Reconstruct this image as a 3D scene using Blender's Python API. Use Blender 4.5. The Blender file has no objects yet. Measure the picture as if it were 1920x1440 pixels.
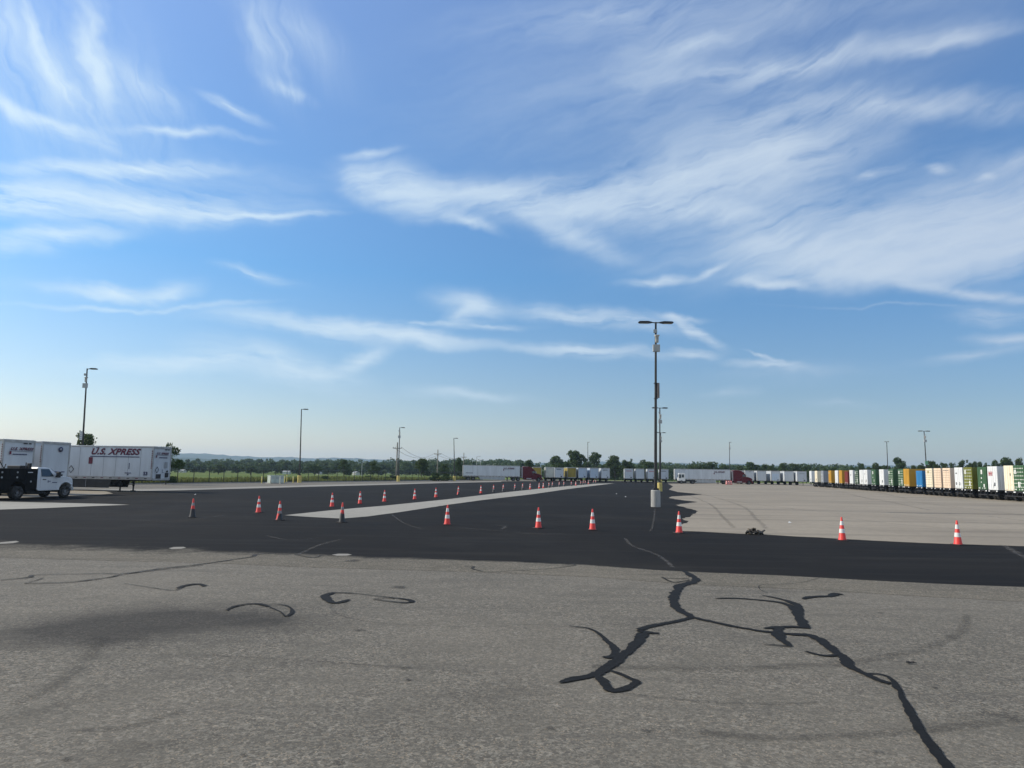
import bpy, bmesh, math, random
import numpy as np
from mathutils import Vector, Matrix
C = bpy.context.scene
COL = C.collection
PI = math.pi
R = math.radians
random.seed(7)

# ------------------------------------------------------------------ camera
W0, H0, FPX = 1920.0, 1440.0, 1333.0
CAMZ = 2.45
PITCH, ROLL = R(7.07), R(0.95)
cam = bpy.data.cameras.new('camera')
cam.sensor_width = 36.0
cam.lens = 36.0 * FPX / W0
cam.clip_start = 0.1
cam.clip_end = 30000
camo = bpy.data.objects.new('camera', cam)
COL.objects.link(camo)
CM = Matrix.Rotation(PI/2 + PITCH, 3, 'X') @ Matrix.Rotation(ROLL, 3, 'Z')
camo.matrix_world = Matrix.Translation((0, 0, CAMZ)) @ CM.to_4x4()
C.camera = camo

def ray(px, py):
    return CM @ Vector(((px-W0/2)/FPX, -(py-H0/2)/FPX, -1))
def hor(px):                      # picture row of the horizon
    lo, hi = 700, 1000
    for _ in range(30):
        m = (lo+hi)/2
        if ray(px, m).z > 0: lo = m
        else: hi = m
    return lo
def G(px, py, z=0.0):             # a point on the ground
    r = ray(px, py)
    t = (z-CAMZ)/r.z
    return Vector((r.x*t, r.y*t, z))
def AT(px, D, z=0.0):             # ground point in the direction of a picture column at depth D
    r = ray(px, hor(px))
    return Vector((r.x/r.y*D, D, z))
def ZT(px, py, D):                # height seen at a picture point at depth D
    r = ray(px, py)
    return CAMZ + r.z/r.y*D
def XT(px, py, D):
    r = ray(px, py)
    return r.x/r.y*D

# ------------------------------------------------------------------ world and sun
SUN_EL, SUN_AZ = R(36), R(-80)    # azimuth from +Y, negative = to the left
sd = Vector((math.sin(SUN_AZ)*math.cos(SUN_EL), math.cos(SUN_AZ)*math.cos(SUN_EL), math.sin(SUN_EL)))
sl = bpy.data.lights.new('sun', 'SUN')
sl.energy = 4.85
sl.angle = R(0.55)
sl.color = (1.0, 0.91, 0.76)
so = bpy.data.objects.new('sun', sl)
COL.objects.link(so)
so.rotation_euler = (-sd).to_track_quat('-Z', 'Y').to_euler()
C.view_settings.view_transform = 'Standard'
C.view_settings.look = 'None'
C.view_settings.gamma = 1
C.view_settings.exposure = 0.0
C.cycles.use_denoising = True
C.cycles.denoising_input_passes = 'RGB_ALBEDO_NORMAL'
C.cycles.denoising_prefilter = 'ACCURATE'
C.cycles.max_bounces = 6
C.cycles.transparent_max_bounces = 24
C.cycles.volume_bounces = 0
C.render.film_transparent = False

class NT:                         # small helper round a node tree
    def __init__(s, t): s.t = t
    def n(s, typ, **kw):
        nd = s.t.nodes.new(typ)
        for k, v in kw.items():
            if k.startswith('i_'):
                key = k[2:]
                key = int(key) if key.isdigit() else key.replace('_', ' ')
                sock = nd.inputs[key]
                if isinstance(v, bpy.types.NodeSocket): s.t.links.new(v, sock)
                else: sock.default_value = v
            else: setattr(nd, k, v)
        return nd
    def math(s, op, a, b=None, c=None, clamp=False):
        nd = s.t.nodes.new('ShaderNodeMath'); nd.operation = op; nd.use_clamp = clamp
        for i, v in enumerate((a, b, c)):
            if v is None: continue
            if isinstance(v, bpy.types.NodeSocket): s.t.links.new(v, nd.inputs[i])
            else: nd.inputs[i].default_value = v
        return nd.outputs[0]
    def mix(s, f, a, b, mode='MIX'):
        nd = s.t.nodes.new('ShaderNodeMix'); nd.data_type = 'RGBA'; nd.blend_type = mode
        for sock, v in ((nd.inputs[0], f), (nd.inputs[6], a), (nd.inputs[7], b)):
            if isinstance(v, bpy.types.NodeSocket): s.t.links.new(v, sock)
            else: sock.default_value = v if not isinstance(v, tuple) or len(v) == 4 else (*v, 1)
        return nd.outputs[2]
    def rng(s, v, a, b, c=0.0, d=1.0, smooth=False):
        nd = s.t.nodes.new('ShaderNodeMapRange')
        if smooth: nd.interpolation_type = 'SMOOTHSTEP'
        s.t.links.new(v, nd.inputs[0])
        for i, x in enumerate((a, b, c, d)):
            if isinstance(x, bpy.types.NodeSocket): s.t.links.new(x, nd.inputs[i+1])
            else: nd.inputs[i+1].default_value = x
        return nd.outputs[0]
    def noise(s, vec, scale, detail=4, rough=.55, dist=0.0, typ='3D'):
        nd = s.n('ShaderNodeTexNoise', noise_dimensions=typ, i_Scale=scale, i_Detail=detail, i_Roughness=rough, i_Distortion=dist)
        s.t.links.new(vec, nd.inputs['Vector'])
        return nd.outputs['Fac']
    def mapping(s, vec, loc=(0, 0, 0), rot=(0, 0, 0), scale=(1, 1, 1), typ='POINT'):
        nd = s.n('ShaderNodeMapping', vector_type=typ)
        nd.inputs['Location'].default_value = loc
        nd.inputs['Rotation'].default_value = rot
        nd.inputs['Scale'].default_value = scale
        s.t.links.new(vec, nd.inputs['Vector'])
        return nd.outputs[0]

world = bpy.data.worlds.new('World')
C.world = world
world.use_nodes = True
wt = world.node_tree
wt.nodes.clear()
w = NT(wt)
sky = w.n('ShaderNodeTexSky', sky_type='NISHITA')
sky.sun_disc = False
sky.sun_elevation = SUN_EL
sky.sun_rotation = SUN_AZ
sky.altitude = 200
sky.air_density = 1.0
sky.dust_density = 0.55
sky.ozone_density = 1.6
SKY_STR = 0.127
gen = w.n('ShaderNodeTexCoord').outputs['Generated']
sep = w.n('ShaderNodeSeparateXYZ', i_0=gen)
az = w.math('ARCTAN2', sep.outputs[0], sep.outputs[1])
el = w.math('ARCSINE', sep.outputs[2])
P0 = w.n('ShaderNodeCombineXYZ', i_0=az, i_1=el).outputs[0]
wn = w.n('ShaderNodeTexNoise', i_Scale=7.0, i_Detail=4.0, i_Roughness=.6)
wt.links.new(P0, wn.inputs['Vector'])
wv = w.n('ShaderNodeVectorMath', operation='MULTIPLY_ADD')
wt.links.new(wn.outputs['Color'], wv.inputs[0])
wv.inputs[1].default_value = (0.10, 0.045, 0)
wt.links.new(P0, wv.inputs[2])
wo = w.n('ShaderNodeVectorMath', operation='SUBTRACT')
wt.links.new(wv.outputs[0], wo.inputs[0])
wo.inputs[1].default_value = (0.05, 0.0225, 0)
PW = wo.outputs[0]
def azel(px, py):
    r = ray(px, py).normalized()
    return Vector((math.atan2(r.x, r.y), math.asin(r.z)))
def blobs(lst):
    acc = 0.0
    for (cx, cy, rx, ry, ang, amp) in lst:
        a = R(ang)
        c0 = azel(cx, cy)
        u = azel(cx+40*math.cos(a), cy-40*math.sin(a)) - c0
        v = azel(cx+40*math.sin(a), cy+40*math.cos(a)) - c0
        m = w.mapping(PW, (c0.x, c0.y, 0), (0, 0, math.atan2(u.y, u.x)), (u.length*rx/40*1.5, v.length*ry/40*1.5, 1), 'TEXTURE')
        g = w.n('ShaderNodeTexGradient', gradient_type='QUADRATIC_SPHERE')
        wt.links.new(m, g.inputs[0])
        acc = w.math('MULTIPLY_ADD', g.outputs['Fac'], amp*1.5, acc)
    return acc
fan = [(760, 352, 120, 46, -12, .95), (700, 345, 60, 40, 0, .5), (950, 372, 210, 46, 0, .9), (1120, 385, 110, 28, 0, .5), (1240, 350, 240, 70, 14, .85),
       (1450, 300, 250, 80, 22, .8), (1330, 390, 160, 26, -15, .7), (1700, 455, 320, 75, 8, .9), (1860, 420, 200, 110, 10, .85), (1600, 505, 240, 40, -2, .85),
       (1440, 532, 65, 12, -8, .9), (1820, 550, 190, 16, -6, .7), (1290, 85, 130, 28, 14, .42), (1480, 120, 330, 30, 8, .6), (1760, 85, 170, 18, 14, .5),
       (1700, 195, 330, 32, -2, .55), (1400, 225, 170, 30, 14, .4), (1740, 320, 32, 10, 10, .7), (1640, 330, 45, 10, 15, .6), (1830, 327, 20, 8, 10, .6), (700, 283, 60, 10, 5, .55),
       (880, 420, 60, 14, -20, .6), (1070, 440, 130, 26, -22, .5), (1260, 170, 560, 190, 10, .17), (1500, 20, 400, 50, 5, .14), (1150, 30, 300, 50, 10, .3), (1500, 420, 420, 110, 10, .35),
       (1430, 455, 120, 30, -8, .5), (1900, 300, 120, 20, 12, .35)]
wisp = [(230, 316, 210, 16, 0, .95), (240, 385, 340, 28, -3, .85), (30, 372, 130, 38, -6, .8), (470, 399, 160, 7, -1, .8), (110, 440, 150, 20, 4, .55), (30, 462, 90, 22, 0, .35),
        (200, 545, 150, 17, -3, .8), (330, 545, 60, 24, 8, .4), (280, 576, 240, 6, 0, .45), (650, 622, 240, 22, -7, .9), (800, 640, 120, 16, -6, .6), (770, 610, 140, 6, 3, .5), (880, 568, 85, 26, -8, .6),
        (860, 590, 60, 18, 30, .4), (920, 612, 90, 7, 0, .5), (330, 676, 190, 20, 2, .6), (540, 690, 170, 34, -14, .6), (680, 676, 60, 20, 25, .45), (870, 742, 130, 12, -3, .3),
        (340, 254, 140, 10, -3, .65), (430, 205, 65, 12, -20, .55), (90, 225, 150, 14, -24, .5), (1060, 590, 100, 16, -5, .5), (1160, 600, 140, 20, -8, .6),
        (1305, 620, 65, 12, -28, .95), (1265, 592, 70, 8, -4, .5), (1090, 660, 170, 15, -4, .6), (1300, 662, 55, 9, 0, .7), (1450, 686, 95, 9, -6, .55), (1430, 670, 40, 4, -22, .6), (1230, 524, 75, 10, 6, .75),
        (1335, 502, 40, 7, 26, .7), (1850, 596, 90, 20, 0, .6), (1890, 640, 90, 14, 0, .5), (1650, 577, 200, 3.5, 0, .2), (1830, 670, 120, 12, 8, .3), (250, 360, 420, 70, 0, .22),
        (500, 520, 90, 14, -16, .3), (1500, 700, 160, 20, 0, .15), (1580, 755, 80, 10, -4, .2), (1360, 735, 60, 12, 5, .2)]
steep = [(95, 70, 120, 18, -66, .75), (128, 150, 50, 20, -60, .7), (190, 80, 120, 26, -84, .5), (185, 140, 60, 20, -80, .4), (20, 195, 110, 18, -34, .6), (100, 225, 90, 12, -20, .5),
         (500, 90, 120, 46, -65, .3), (540, 165, 60, 14, -22, .45), (120, 150, 280, 170, -40, .3), (560, 60, 160, 60, -40, .2), (280, 170, 120, 30, -40, .3), (20, 40, 90, 60, -50, .35)]
def field(lst, ang, sx, sy, seed, lo=.30, hi=.72):
    mk = blobs(lst)
    v = w.mapping(PW, (seed, seed*.7, 0), (0, 0, 0), (1, 1, 1))
    v1 = w.mapping(v, (0, 0, 0), (0, 0, -R(ang)), (1, 1, 1))
    v2 = w.mapping(v1, (0, 0, 0), (0, 0, 0), (sx, sy, 1))
    f1 = w.noise(v2, 1.0, 7, .62, .35)
    v3 = w.mapping(v1, (3, 1, 0), (0, 0, R(6)), (sx*2.6, sy*3.1, 1))
    f2 = w.noise(v3, 1.0, 6, .6, .5)
    v4 = w.mapping(v1, (5, 2, 0), (0, 0, R(-9)), (sx*6.0, sy*5.0, 1))
    f3 = w.noise(v4, 1.0, 6, .68, .9)
    f = w.math('ADD', w.math('MULTIPLY', f1, .60), w.math('ADD', w.math('MULTIPLY', f2, .33), w.math('MULTIPLY', f3, .07)))
    f = w.rng(f, .37, .65, 0.10, 1.5)
    return w.math('MULTIPLY', w.rng(mk, 0.0, 1.25, 0, 1.0), f)
c1 = field(fan, 13, 3.2, 17, 1.3)
c2 = field(wisp, -2, 5.0, 30, 4.1)
c3 = field(steep, -64, 3.5, 20, 7.7)
cc = w.math('ADD', w.math('ADD', c1, c2), c3)
# unseen broken cloud added behind the camera as bright neutral fill light
bk = w.rng(w.math('ABSOLUTE', az), .95, 1.5, 0, 1, True)
bk = w.math('MULTIPLY', bk, w.rng(w.noise(w.mapping(gen, (0, 0, 0), (0, 0, 0), (2.2, 2.2, 6)), 1.0, 6, .6, .4), .36, .64, .0, 1.6))
cc = w.math('ADD', cc, bk)
cov = w.math('MULTIPLY', w.math('SUBTRACT', 1.0, w.math('POWER', 2.7183, w.math('MULTIPLY', cc, -2.1))), 0.90, clamp=True)
# the clear sky: a little deeper overhead than the model gives, paler towards the sun
tn = w.mix(w.rng(el, .03, .27), (1.45, 1.34, 1.30), (.81, 1.27, 1.52))
tn = w.mix(w.rng(el, .27, .62), tn, (1.30, 1.44, 1.64))
side = w.mix(w.rng(az, -.62, .68), (.72, .72, .73), (.46, .53, .61))
tn = w.mix(1.0, tn, w.mix(w.rng(el, .1, .75), side, (1.0, 1.0, 1.0)), 'MULTIPLY')
skyc = w.mix(1.0, sky.outputs[0], tn, 'MULTIPLY')
cb = w.mix(w.rng(az, -.7, .75, 0, 1), (6.1, 7.4, 8.2), (4.6, 5.3, 6.3))
cb = w.mix(w.rng(w.math('ABSOLUTE', az), .95, 1.6, 0, 1), cb, (5.4, 6.0, 6.6))
fin = w.mix(cov, skyc, cb)
bg = w.n('ShaderNodeBackground', i_Strength=SKY_STR)
wt.links.new(fin, bg.inputs['Color'])
wout = w.n('ShaderNodeOutputWorld')
wt.links.new(bg.outputs[0], wout.inputs[0])

# ------------------------------------------------------------------ helpers: materials
MC = {}
def mat(name, rgb, rough=.6, metal=0.0, dirt=.18, scale=1.5, streak=False, spec=.5, bump=0.0, bscale=30, emit=None, trans=0.0):
    if name in MC: return MC[name]
    m = bpy.data.materials.new(name); m.use_nodes = True
    t = NT(m.node_tree); b = m.node_tree.nodes['Principled BSDF']
    tc = t.n('ShaderNodeTexCoord').outputs['Object']
    v = t.mapping(tc, (0, 0, 0), (0, 0, 0), (1, 1, .22) if streak else (1, 1, 1))
    f = t.noise(v, scale, 6, .62)
    f2 = t.rng(f, .32, .7, 0, 1)
    dk = tuple(c*(1-dirt*1.6)*.98 for c in rgb)
    col = t.mix(f2, (*dk, 1), (*rgb, 1))
    m.node_tree.links.new(col, b.inputs['Base Color'])
    rr = t.rng(f, .2, .8, min(1, rough+.12), max(.02, rough-.1))
    m.node_tree.links.new(rr, b.inputs['Roughness'])
    b.inputs['Metallic'].default_value = metal
    b.inputs['Specular IOR Level'].default_value = spec
    if trans: b.inputs['Transmission Weight'].default_value = trans
    if bump:
        bn = t.n('ShaderNodeBump', i_Strength=bump, i_Distance=.02)
        m.node_tree.links.new(t.noise(tc, bscale, 4), bn.inputs['Height'])
        m.node_tree.links.new(bn.outputs[0], b.inputs['Normal'])
    MC[name] = m
    return m

def kind(o, k='structure'): o['kind'] = k; return o
def tag(o, label, cat, group=None):
    o['label'] = label; o['category'] = cat
    if group: o['group'] = group
    return o
def empty(name, loc, rz=0.0, scale=1.0):
    o = bpy.data.objects.new(name, None); COL.objects.link(o)
    o.location = loc; o.rotation_euler = (0, 0, rz); o.scale = (scale,)*3
    o.empty_display_size = .3
    return o
def obj(name, me, parent=None, loc=None):
    o = bpy.data.objects.new(name, me); COL.objects.link(o)
    if parent: o.parent = parent
    if loc is not None: o.location = loc
    return o

class MB:                          # mesh builder
    def __init__(s): s.v = []; s.f = []; s.m = []; s.sm = []
    def add(s, vs, fs, mi=0, smooth=False, M=None):
        k = len(s.v)
        s.v += [tuple(M @ Vector(p)) for p in vs] if M is not None else [tuple(p) for p in vs]
        s.f += [tuple(i+k for i in f) for f in fs]
        s.m += [mi]*len(fs); s.sm += [smooth]*len(fs)
    def box(s, x0, x1, y0, y1, z0, z1, mi=0, M=None):
        vs = [(x0,y0,z0),(x1,y0,z0),(x1,y1,z0),(x0,y1,z0),(x0,y0,z1),(x1,y0,z1),(x1,y1,z1),(x0,y1,z1)]
        s.add(vs, [(3,2,1,0),(4,5,6,7),(0,1,5,4),(1,2,6,5),(2,3,7,6),(3,0,4,7)], mi, False, M)
    def rbox(s, x0, x1, y0, y1, z0, z1, b=.03, mi=0, M=None):      # bevelled box
        bm = bmesh.new()
        bmesh.ops.create_cube(bm, size=1)
        for v in bm.verts:
            v.co = Vector(((x0+x1)/2+v.co.x*(x1-x0), (y0+y1)/2+v.co.y*(y1-y0), (z0+z1)/2+v.co.z*(z1-z0)))
        bmesh.ops.bevel(bm, geom=bm.edges[:], offset=b, segments=2, affect='EDGES', profile=.5)
        s.bm(bm, mi, M)
    def bm(s, bm, mi=0, M=None, smooth=False):
        bm.verts.index_update()
        s.add([v.co.copy() for v in bm.verts], [tuple(v.index for v in f.verts) for f in bm.faces], mi, smooth, M)
        bm.free()
    def tube(s, p0, p1, r0, r1=None, n=12, mi=0, cap=True, smooth=True):
        r1 = r0 if r1 is None else r1
        p0 = Vector(p0); p1 = Vector(p1); d = (p1-p0).normalized()
        a = d.orthogonal().normalized(); b = d.cross(a)
        vs = [p0+(a*math.cos(t)+b*math.sin(t))*r0 for t in [2*PI*i/n for i in range(n)]]
        vs += [p1+(a*math.cos(t)+b*math.sin(t))*r1 for t in [2*PI*i/n for i in range(n)]]
        s.add(vs, [(i, (i+1) % n, n+(i+1) % n, n+i) for i in range(n)], mi, smooth)
        if cap: s.add(vs, [tuple(range(n-1, -1, -1)), tuple(range(n, 2*n))], mi)
    def lathe(s, prof, n=24, mi=0, axis='Z', M=None, smooth=True, c=(0, 0, 0)):
        vs = []; fs = []
        for (r, h) in prof:
            for i in range(n):
                t = 2*PI*i/n; x, y = r*math.cos(t), r*math.sin(t)
                p = (x, y, h) if axis == 'Z' else (x, h, y)
                vs.append((p[0]+c[0], p[1]+c[1], p[2]+c[2]))
        for j in range(len(prof)-1):
            for i in range(n):
                q = (j*n+i, j*n+(i+1) % n, (j+1)*n+(i+1) % n, (j+1)*n+i)
                fs.append(q if axis == 'Z' else q[::-1])
        s.add(vs, fs, mi, smooth, M)
    def prism(s, prof, hw, mi=0, bevel=.04, M=None, seg=2):      # side outline (x,z) widened by hw(x,z)
        bm = bmesh.new()
        L = [bm.verts.new((x, -hw(x, z), z)) for x, z in prof]
        Rr = [bm.verts.new((x, hw(x, z), z)) for x, z in prof]
        bm.faces.new(L); bm.faces.new(Rr[::-1])
        n = len(prof)
        for i in range(n): bm.faces.new((L[i], Rr[i], Rr[(i+1) % n], L[(i+1) % n])[::-1])
        bmesh.ops.recalc_face_normals(bm, faces=bm.faces[:])
        if bevel:
            es = [e for e in bm.edges if len(e.link_faces) == 2 and ((e.verts[0].co.y < 0) == (e.verts[1].co.y < 0))]
            bmesh.ops.bevel(bm, geom=es, offset=bevel, segments=seg, affect='EDGES', profile=.5)
        s.bm(bm, mi, M)
    def mesh(s, name, mats):
        me = bpy.data.meshes.new(name)
        me.from_pydata(s.v, [], s.f)
        for m in (mats if isinstance(mats, (list, tuple)) else [mats]): me.materials.append(m)
        me.polygons.foreach_set('material_index', s.m)
        me.polygons.foreach_set('use_smooth', s.sm)
        me.update()
        return me
    def build(s, name, mats, parent=None, loc=None): return obj(name, s.mesh(name, mats), parent, loc)

CA = {}
def cached(key, fn):
    if key not in CA: CA[key] = fn()
    return CA[key]

def text_mesh(s, size, m, shear=0.0, bold=0.0, name='lettering', sx=1.0):
    cu = bpy.data.curves.new('t', 'FONT'); cu.body = s; cu.size = size; cu.shear = shear; cu.offset = bold
    cu.extrude = .004; cu.resolution_u = 3
    cu.fill_mode = 'FRONT'
    cu.space_character = 1.05
    ob = bpy.data.objects.new('t', cu); COL.objects.link(ob)
    bpy.context.view_layer.update()
    dg = bpy.context.evaluated_depsgraph_get()
    me = bpy.data.meshes.new_from_object(ob.evaluated_get(dg))
    bpy.data.objects.remove(ob); bpy.data.curves.remove(cu)
    me.name = name
    me.materials.clear(); me.materials.append(m)
    return me
def basis(o, d, u):                # matrix with local x = d, local y = u
    d = Vector(d).normalized(); u = Vector(u).normalized(); n = d.cross(u)
    M = Matrix((d, u, n)).transposed().to_4x4(); M.translation = Vector(o)
    return M
def place_text(me, parent, o, d, u, name='lettering', fit=None):
    ob = obj(name, me, parent)
    M = basis(o, d, u)
    if fit:
        wd = max(v.co.x for v in me.vertices) - min(v.co.x for v in me.vertices)
        k = fit/wd
        M = M @ Matrix.Diagonal((k, k if True else 1, 1, 1))
    ob.matrix_local = M
    return ob

# ------------------------------------------------------------------ ground materials
def blob_mask(t, vec, lst):        # soft worn or oily patches with places of their own
    acc = 0.0
    for (px, py, wx, wy, amp, ang) in lst:
        p = G(px, py)
        m = t.mapping(vec, (p.x, p.y, 0), (0, 0, R(ang)), (wx, wy, 1), 'TEXTURE')
        g = t.n('ShaderNodeTexGradient', gradient_type='QUADRATIC_SPHERE')
        t.t.links.new(m, g.inputs[0])
        acc = t.math('MULTIPLY_ADD', g.outputs['Fac'], amp, acc)
    return acc
STAINS = [(310, 1165, 3.4, 2.6, 2.3, 5), (520, 1165, 2.0, 1.1, .9, 0), (60, 1190, 2.4, 1.6, 1.1, 20), (200, 1200, 2.0, .9, .5, 30), (360, 1385, 1.3, .5, .55, 25), (60, 1330, 1.6, .5, .5, 50),
          (940, 1350, 1.0, 1.0, .3, 0), (980, 1290, .9, .9, .35, 40), (1300, 1380, 1.2, .3, .3, 5), (1750, 1345, 1.6, .45, .35, 8), (1905, 1345, .6, .3, .9, 0), (560, 1240, 2.2, .4, .3, 10),
          (1180, 1252, 1.5, .3, .3, 0), (1860, 1435, .5, .2, 1.0, 0), (1240, 1228, .8, .2, .35, 0), (850, 1320, 1.6, .5, .25, 30)]
def old_asphalt(t, tc):
    big = t.noise(tc, .16, 5, .6)
    mid = t.noise(tc, 1.3, 5, .6)
    vr = t.n('ShaderNodeTexVoronoi', i_Scale=70.0); t.t.links.new(tc, vr.inputs['Vector'])
    sp = t.n('ShaderNodeSeparateColor'); t.t.links.new(vr.outputs['Color'], sp.inputs[0])
    vr2 = t.n('ShaderNodeTexVoronoi', i_Scale=30.0); t.t.links.new(tc, vr2.inputs['Vector'])
    sp2 = t.n('ShaderNodeSeparateColor'); t.t.links.new(vr2.outputs['Color'], sp2.inputs[0])
    base = t.mix(t.rng(sp.outputs[0], 0, 1), (0.053, 0.050, 0.044), (0.201, 0.188, 0.163))
    base = t.mix(t.rng(sp.outputs[1], .84, .96, 0, .85), base, (0.319, 0.258, 0.190))
    base = t.mix(t.rng(sp2.outputs[0], .55, 1.0, .0, .6), base, (.27, .255, .225))
    base = t.mix(t.rng(sp2.outputs[2], .60, 1.0, .0, .75), base, (.05, .047, .042))
    vr3 = t.n('ShaderNodeTexVoronoi', i_Scale=16.0, i_Randomness=1.0); t.t.links.new(tc, vr3.inputs['Vector'])
    sp3 = t.n('ShaderNodeSeparateColor'); t.t.links.new(vr3.outputs['Color'], sp3.inputs[0])
    base = t.mix(t.rng(sp3.outputs[0], .6, 1.0, .0, .08), base, (.05, .047, .042))
    base = t.mix(t.rng(sp3.outputs[1], .8, 1.0, .0, .08), base, (.29, .265, .225))
    base = t.mix(t.rng(sp2.outputs[1], .9, 1.0, 0, .8), base, (.05, .05, .05))
    fine = t.noise(tc, 9.0, 5, .7)
    base = t.mix(t.rng(fine, .38, .66, .0, .62), base, (0.070, 0.065, 0.058))
    base = t.mix(t.rng(mid, .42, .70, .0, .5), base, (0.074, 0.070, 0.061))
    base = t.mix(t.rng(big, .42, .68, 0, .38), base, (0.171, 0.156, 0.133))
    base = t.mix(1.0, base, (1.10, 1.09, 1.05), 'MULTIPLY')
    # long faint drag marks
    st = t.noise(t.mapping(tc, (0, 0, 0), (0, 0, R(8)), (.25, 2.2, 1)), 1.0, 5, .65)
    base = t.mix(t.rng(st, .52, .75, 0, .42), base, (0.061, 0.057, 0.052))
    ms = blob_mask(t, t_warp(t, tc, .55, 1.9), STAINS)
    base = t.mix(t.math('MULTIPLY', ms, .75, clamp=True), base, t.mix(1.0, base, (.33, .33, .34), 'MULTIPLY'))
    return base, t.math('ADD', t.math('MULTIPLY', sp.outputs[0], .6), t.math('MULTIPLY', fine, .8))
def t_warp(t, tc, sc, amt):
    nz = t.n('ShaderNodeTexNoise', i_Scale=sc, i_Detail=5.0, i_Roughness=.65)
    t.t.links.new(tc, nz.inputs['Vector'])
    v = t.n('ShaderNodeVectorMath', operation='MULTIPLY_ADD')
    t.t.links.new(nz.outputs['Color'], v.inputs[0]); v.inputs[1].default_value = (amt, amt, 0)
    t.t.links.new(tc, v.inputs[2])
    v2 = t.n('ShaderNodeVectorMath', operation='SUBTRACT')
    t.t.links.new(v.outputs[0], v2.inputs[0]); v2.inputs[1].default_value = (amt/2, amt/2, 0)
    return v2.outputs[0]
def newmat(name):
    m = bpy.data.materials.new(name); m.use_nodes = True
    t = NT(m.node_tree); b = m.node_tree.nodes['Principled BSDF']
    return m, t, b, t.n('ShaderNodeTexCoord').outputs['Object']
m_old, t, b, tc = newmat('old_asphalt')
col, hgt = old_asphalt(t, tc)
t.t.links.new(col, b.inputs['Base Color']); b.inputs['Roughness'].default_value = .9; b.inputs['Specular IOR Level'].default_value = .25
bn = t.n('ShaderNodeBump', i_Strength=.55, i_Distance=.008); t.t.links.new(hgt, bn.inputs['Height']); t.t.links.new(bn.outputs[0], b.inputs['Normal'])

m_seal, t, b, tc = newmat('sealed_asphalt')
col, hgt = old_asphalt(t, tc)
att = t.n('ShaderNodeAttribute', attribute_name='inside').outputs['Fac']
sof = t.n('ShaderNodeAttribute', attribute_name='soft').outputs['Fac']
en = t.math('ADD', t.math('MULTIPLY', t.math('SUBTRACT', t.noise(tc, .8, 6, .7), .5), 2.4), t.math('MULTIPLY', t.math('SUBTRACT', t.noise(tc, 9, 4, .7), .5), .9))
en2 = t.math('MULTIPLY', en, sof)
mk = t.math('DIVIDE', t.math('ADD', att, en2), sof)
mk = t.rng(mk, -.6, .8, 0, 1, True)
sn = t.noise(tc, .22, 6, .62); sn2 = t.noise(t.mapping(tc, (0, 0, 0), (0, 0, R(4)), (.12, 1.4, 1)), 1, 6, .65); sn3 = t.noise(tc, 40, 3, .6)
sc_ = t.mix(t.rng(sn, .35, .7), (.0095, .0093, .0093), (.0165, .0158, .0152))
sc_ = t.mix(t.rng(sn2, .5, .72, 0, .55), sc_, (.034, .032, .030))
sn4 = t.noise(t_warp(t, tc, .15, 5), .07, 6, .7)
sc_ = t.mix(t.rng(sn4, .5, .72, 0, .7), sc_, (.036, .034, .031))
sn5 = t.noise(t.mapping(tc, (3, 7, 0), (0, 0, R(-14)), (.05, 1.9, 1)), 1, 6, .7)
sc_ = t.mix(t.rng(sn5, .56, .70, 0, .5), sc_, (.042, .040, .037))
sc_ = t.mix(t.rng(sn3, .35, .7, 0, .5), sc_, (.011, .011, .012))
col = t.mix(mk, col, sc_)
t.t.links.new(col, b.inputs['Base Color'])
t.t.links.new(t.rng(sn, .3, .7, .85, .95), b.inputs['Roughness']); b.inputs['Specular IOR Level'].default_value = .07
bn = t.n('ShaderNodeBump', i_Strength=.4, i_Distance=.006); t.t.links.new(hgt, bn.inputs['Height']); t.t.links.new(bn.outputs[0], b.inputs['Normal'])

def concrete_mat(name, a, c, streak=(.05, .9), ang=0, dark=.5):
    m, t, b, tc = newmat(name)
    n1 = t.noise(tc, .12, 6, .6); n2 = t.noise(t.mapping(tc, (0, 0, 0), (0, 0, R(ang)), (streak[0], streak[1], 1)), 1.0, 7, .68)
    n3 = t.noise(tc, 2.5, 5, .65); n4 = t.noise(tc, 35, 3, .6)
    n5 = t.noise(t.mapping(tc, (9, 4, 0), (0, 0, R(ang-22)), (streak[0]*1.2, streak[1]*1.6, 1)), 1.0, 6, .7)
    cc = t.mix(t.rng(n1, .35, .65), (*a, 1), (*c, 1))
    cc = t.mix(t.rng(n2, .5, .7, 0, dark), cc, tuple(x*.5 for x in a))
    cc = t.mix(t.rng(n5, .57, .72, 0, dark), cc, tuple(x*.42 for x in a))
    cc = t.mix(t.rng(n3, .40, .70, 0, .45), cc, tuple(x*.66 for x in a))
    cc = t.mix(t.rng(n4, .3, .7, 0, .25), cc, tuple(x*.6 for x in a))
    t.t.links.new(cc, b.inputs['Base Color']); b.inputs['Roughness'].default_value = .88; b.inputs['Specular IOR Level'].default_value = .3
    bn = t.n('ShaderNodeBump', i_Strength=.3, i_Distance=.01); t.t.links.new(n4, bn.inputs['Height']); t.t.links.new(bn.outputs[0], b.inputs['Normal'])
    return m
m_conc = concrete_mat('lot_concrete', (.235, .205, .163), (.300, .263, .208), (.022, .30), 4, .8)
m_strip = concrete_mat('strip_concrete', (.265, .255, .225), (.32, .305, .27), (.2, .8), 0, .25)
m_pale = concrete_mat('pale_patch', (.225, .215, .19), (.28, .265, .24), (.5, 1.), 0, .2)

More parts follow.
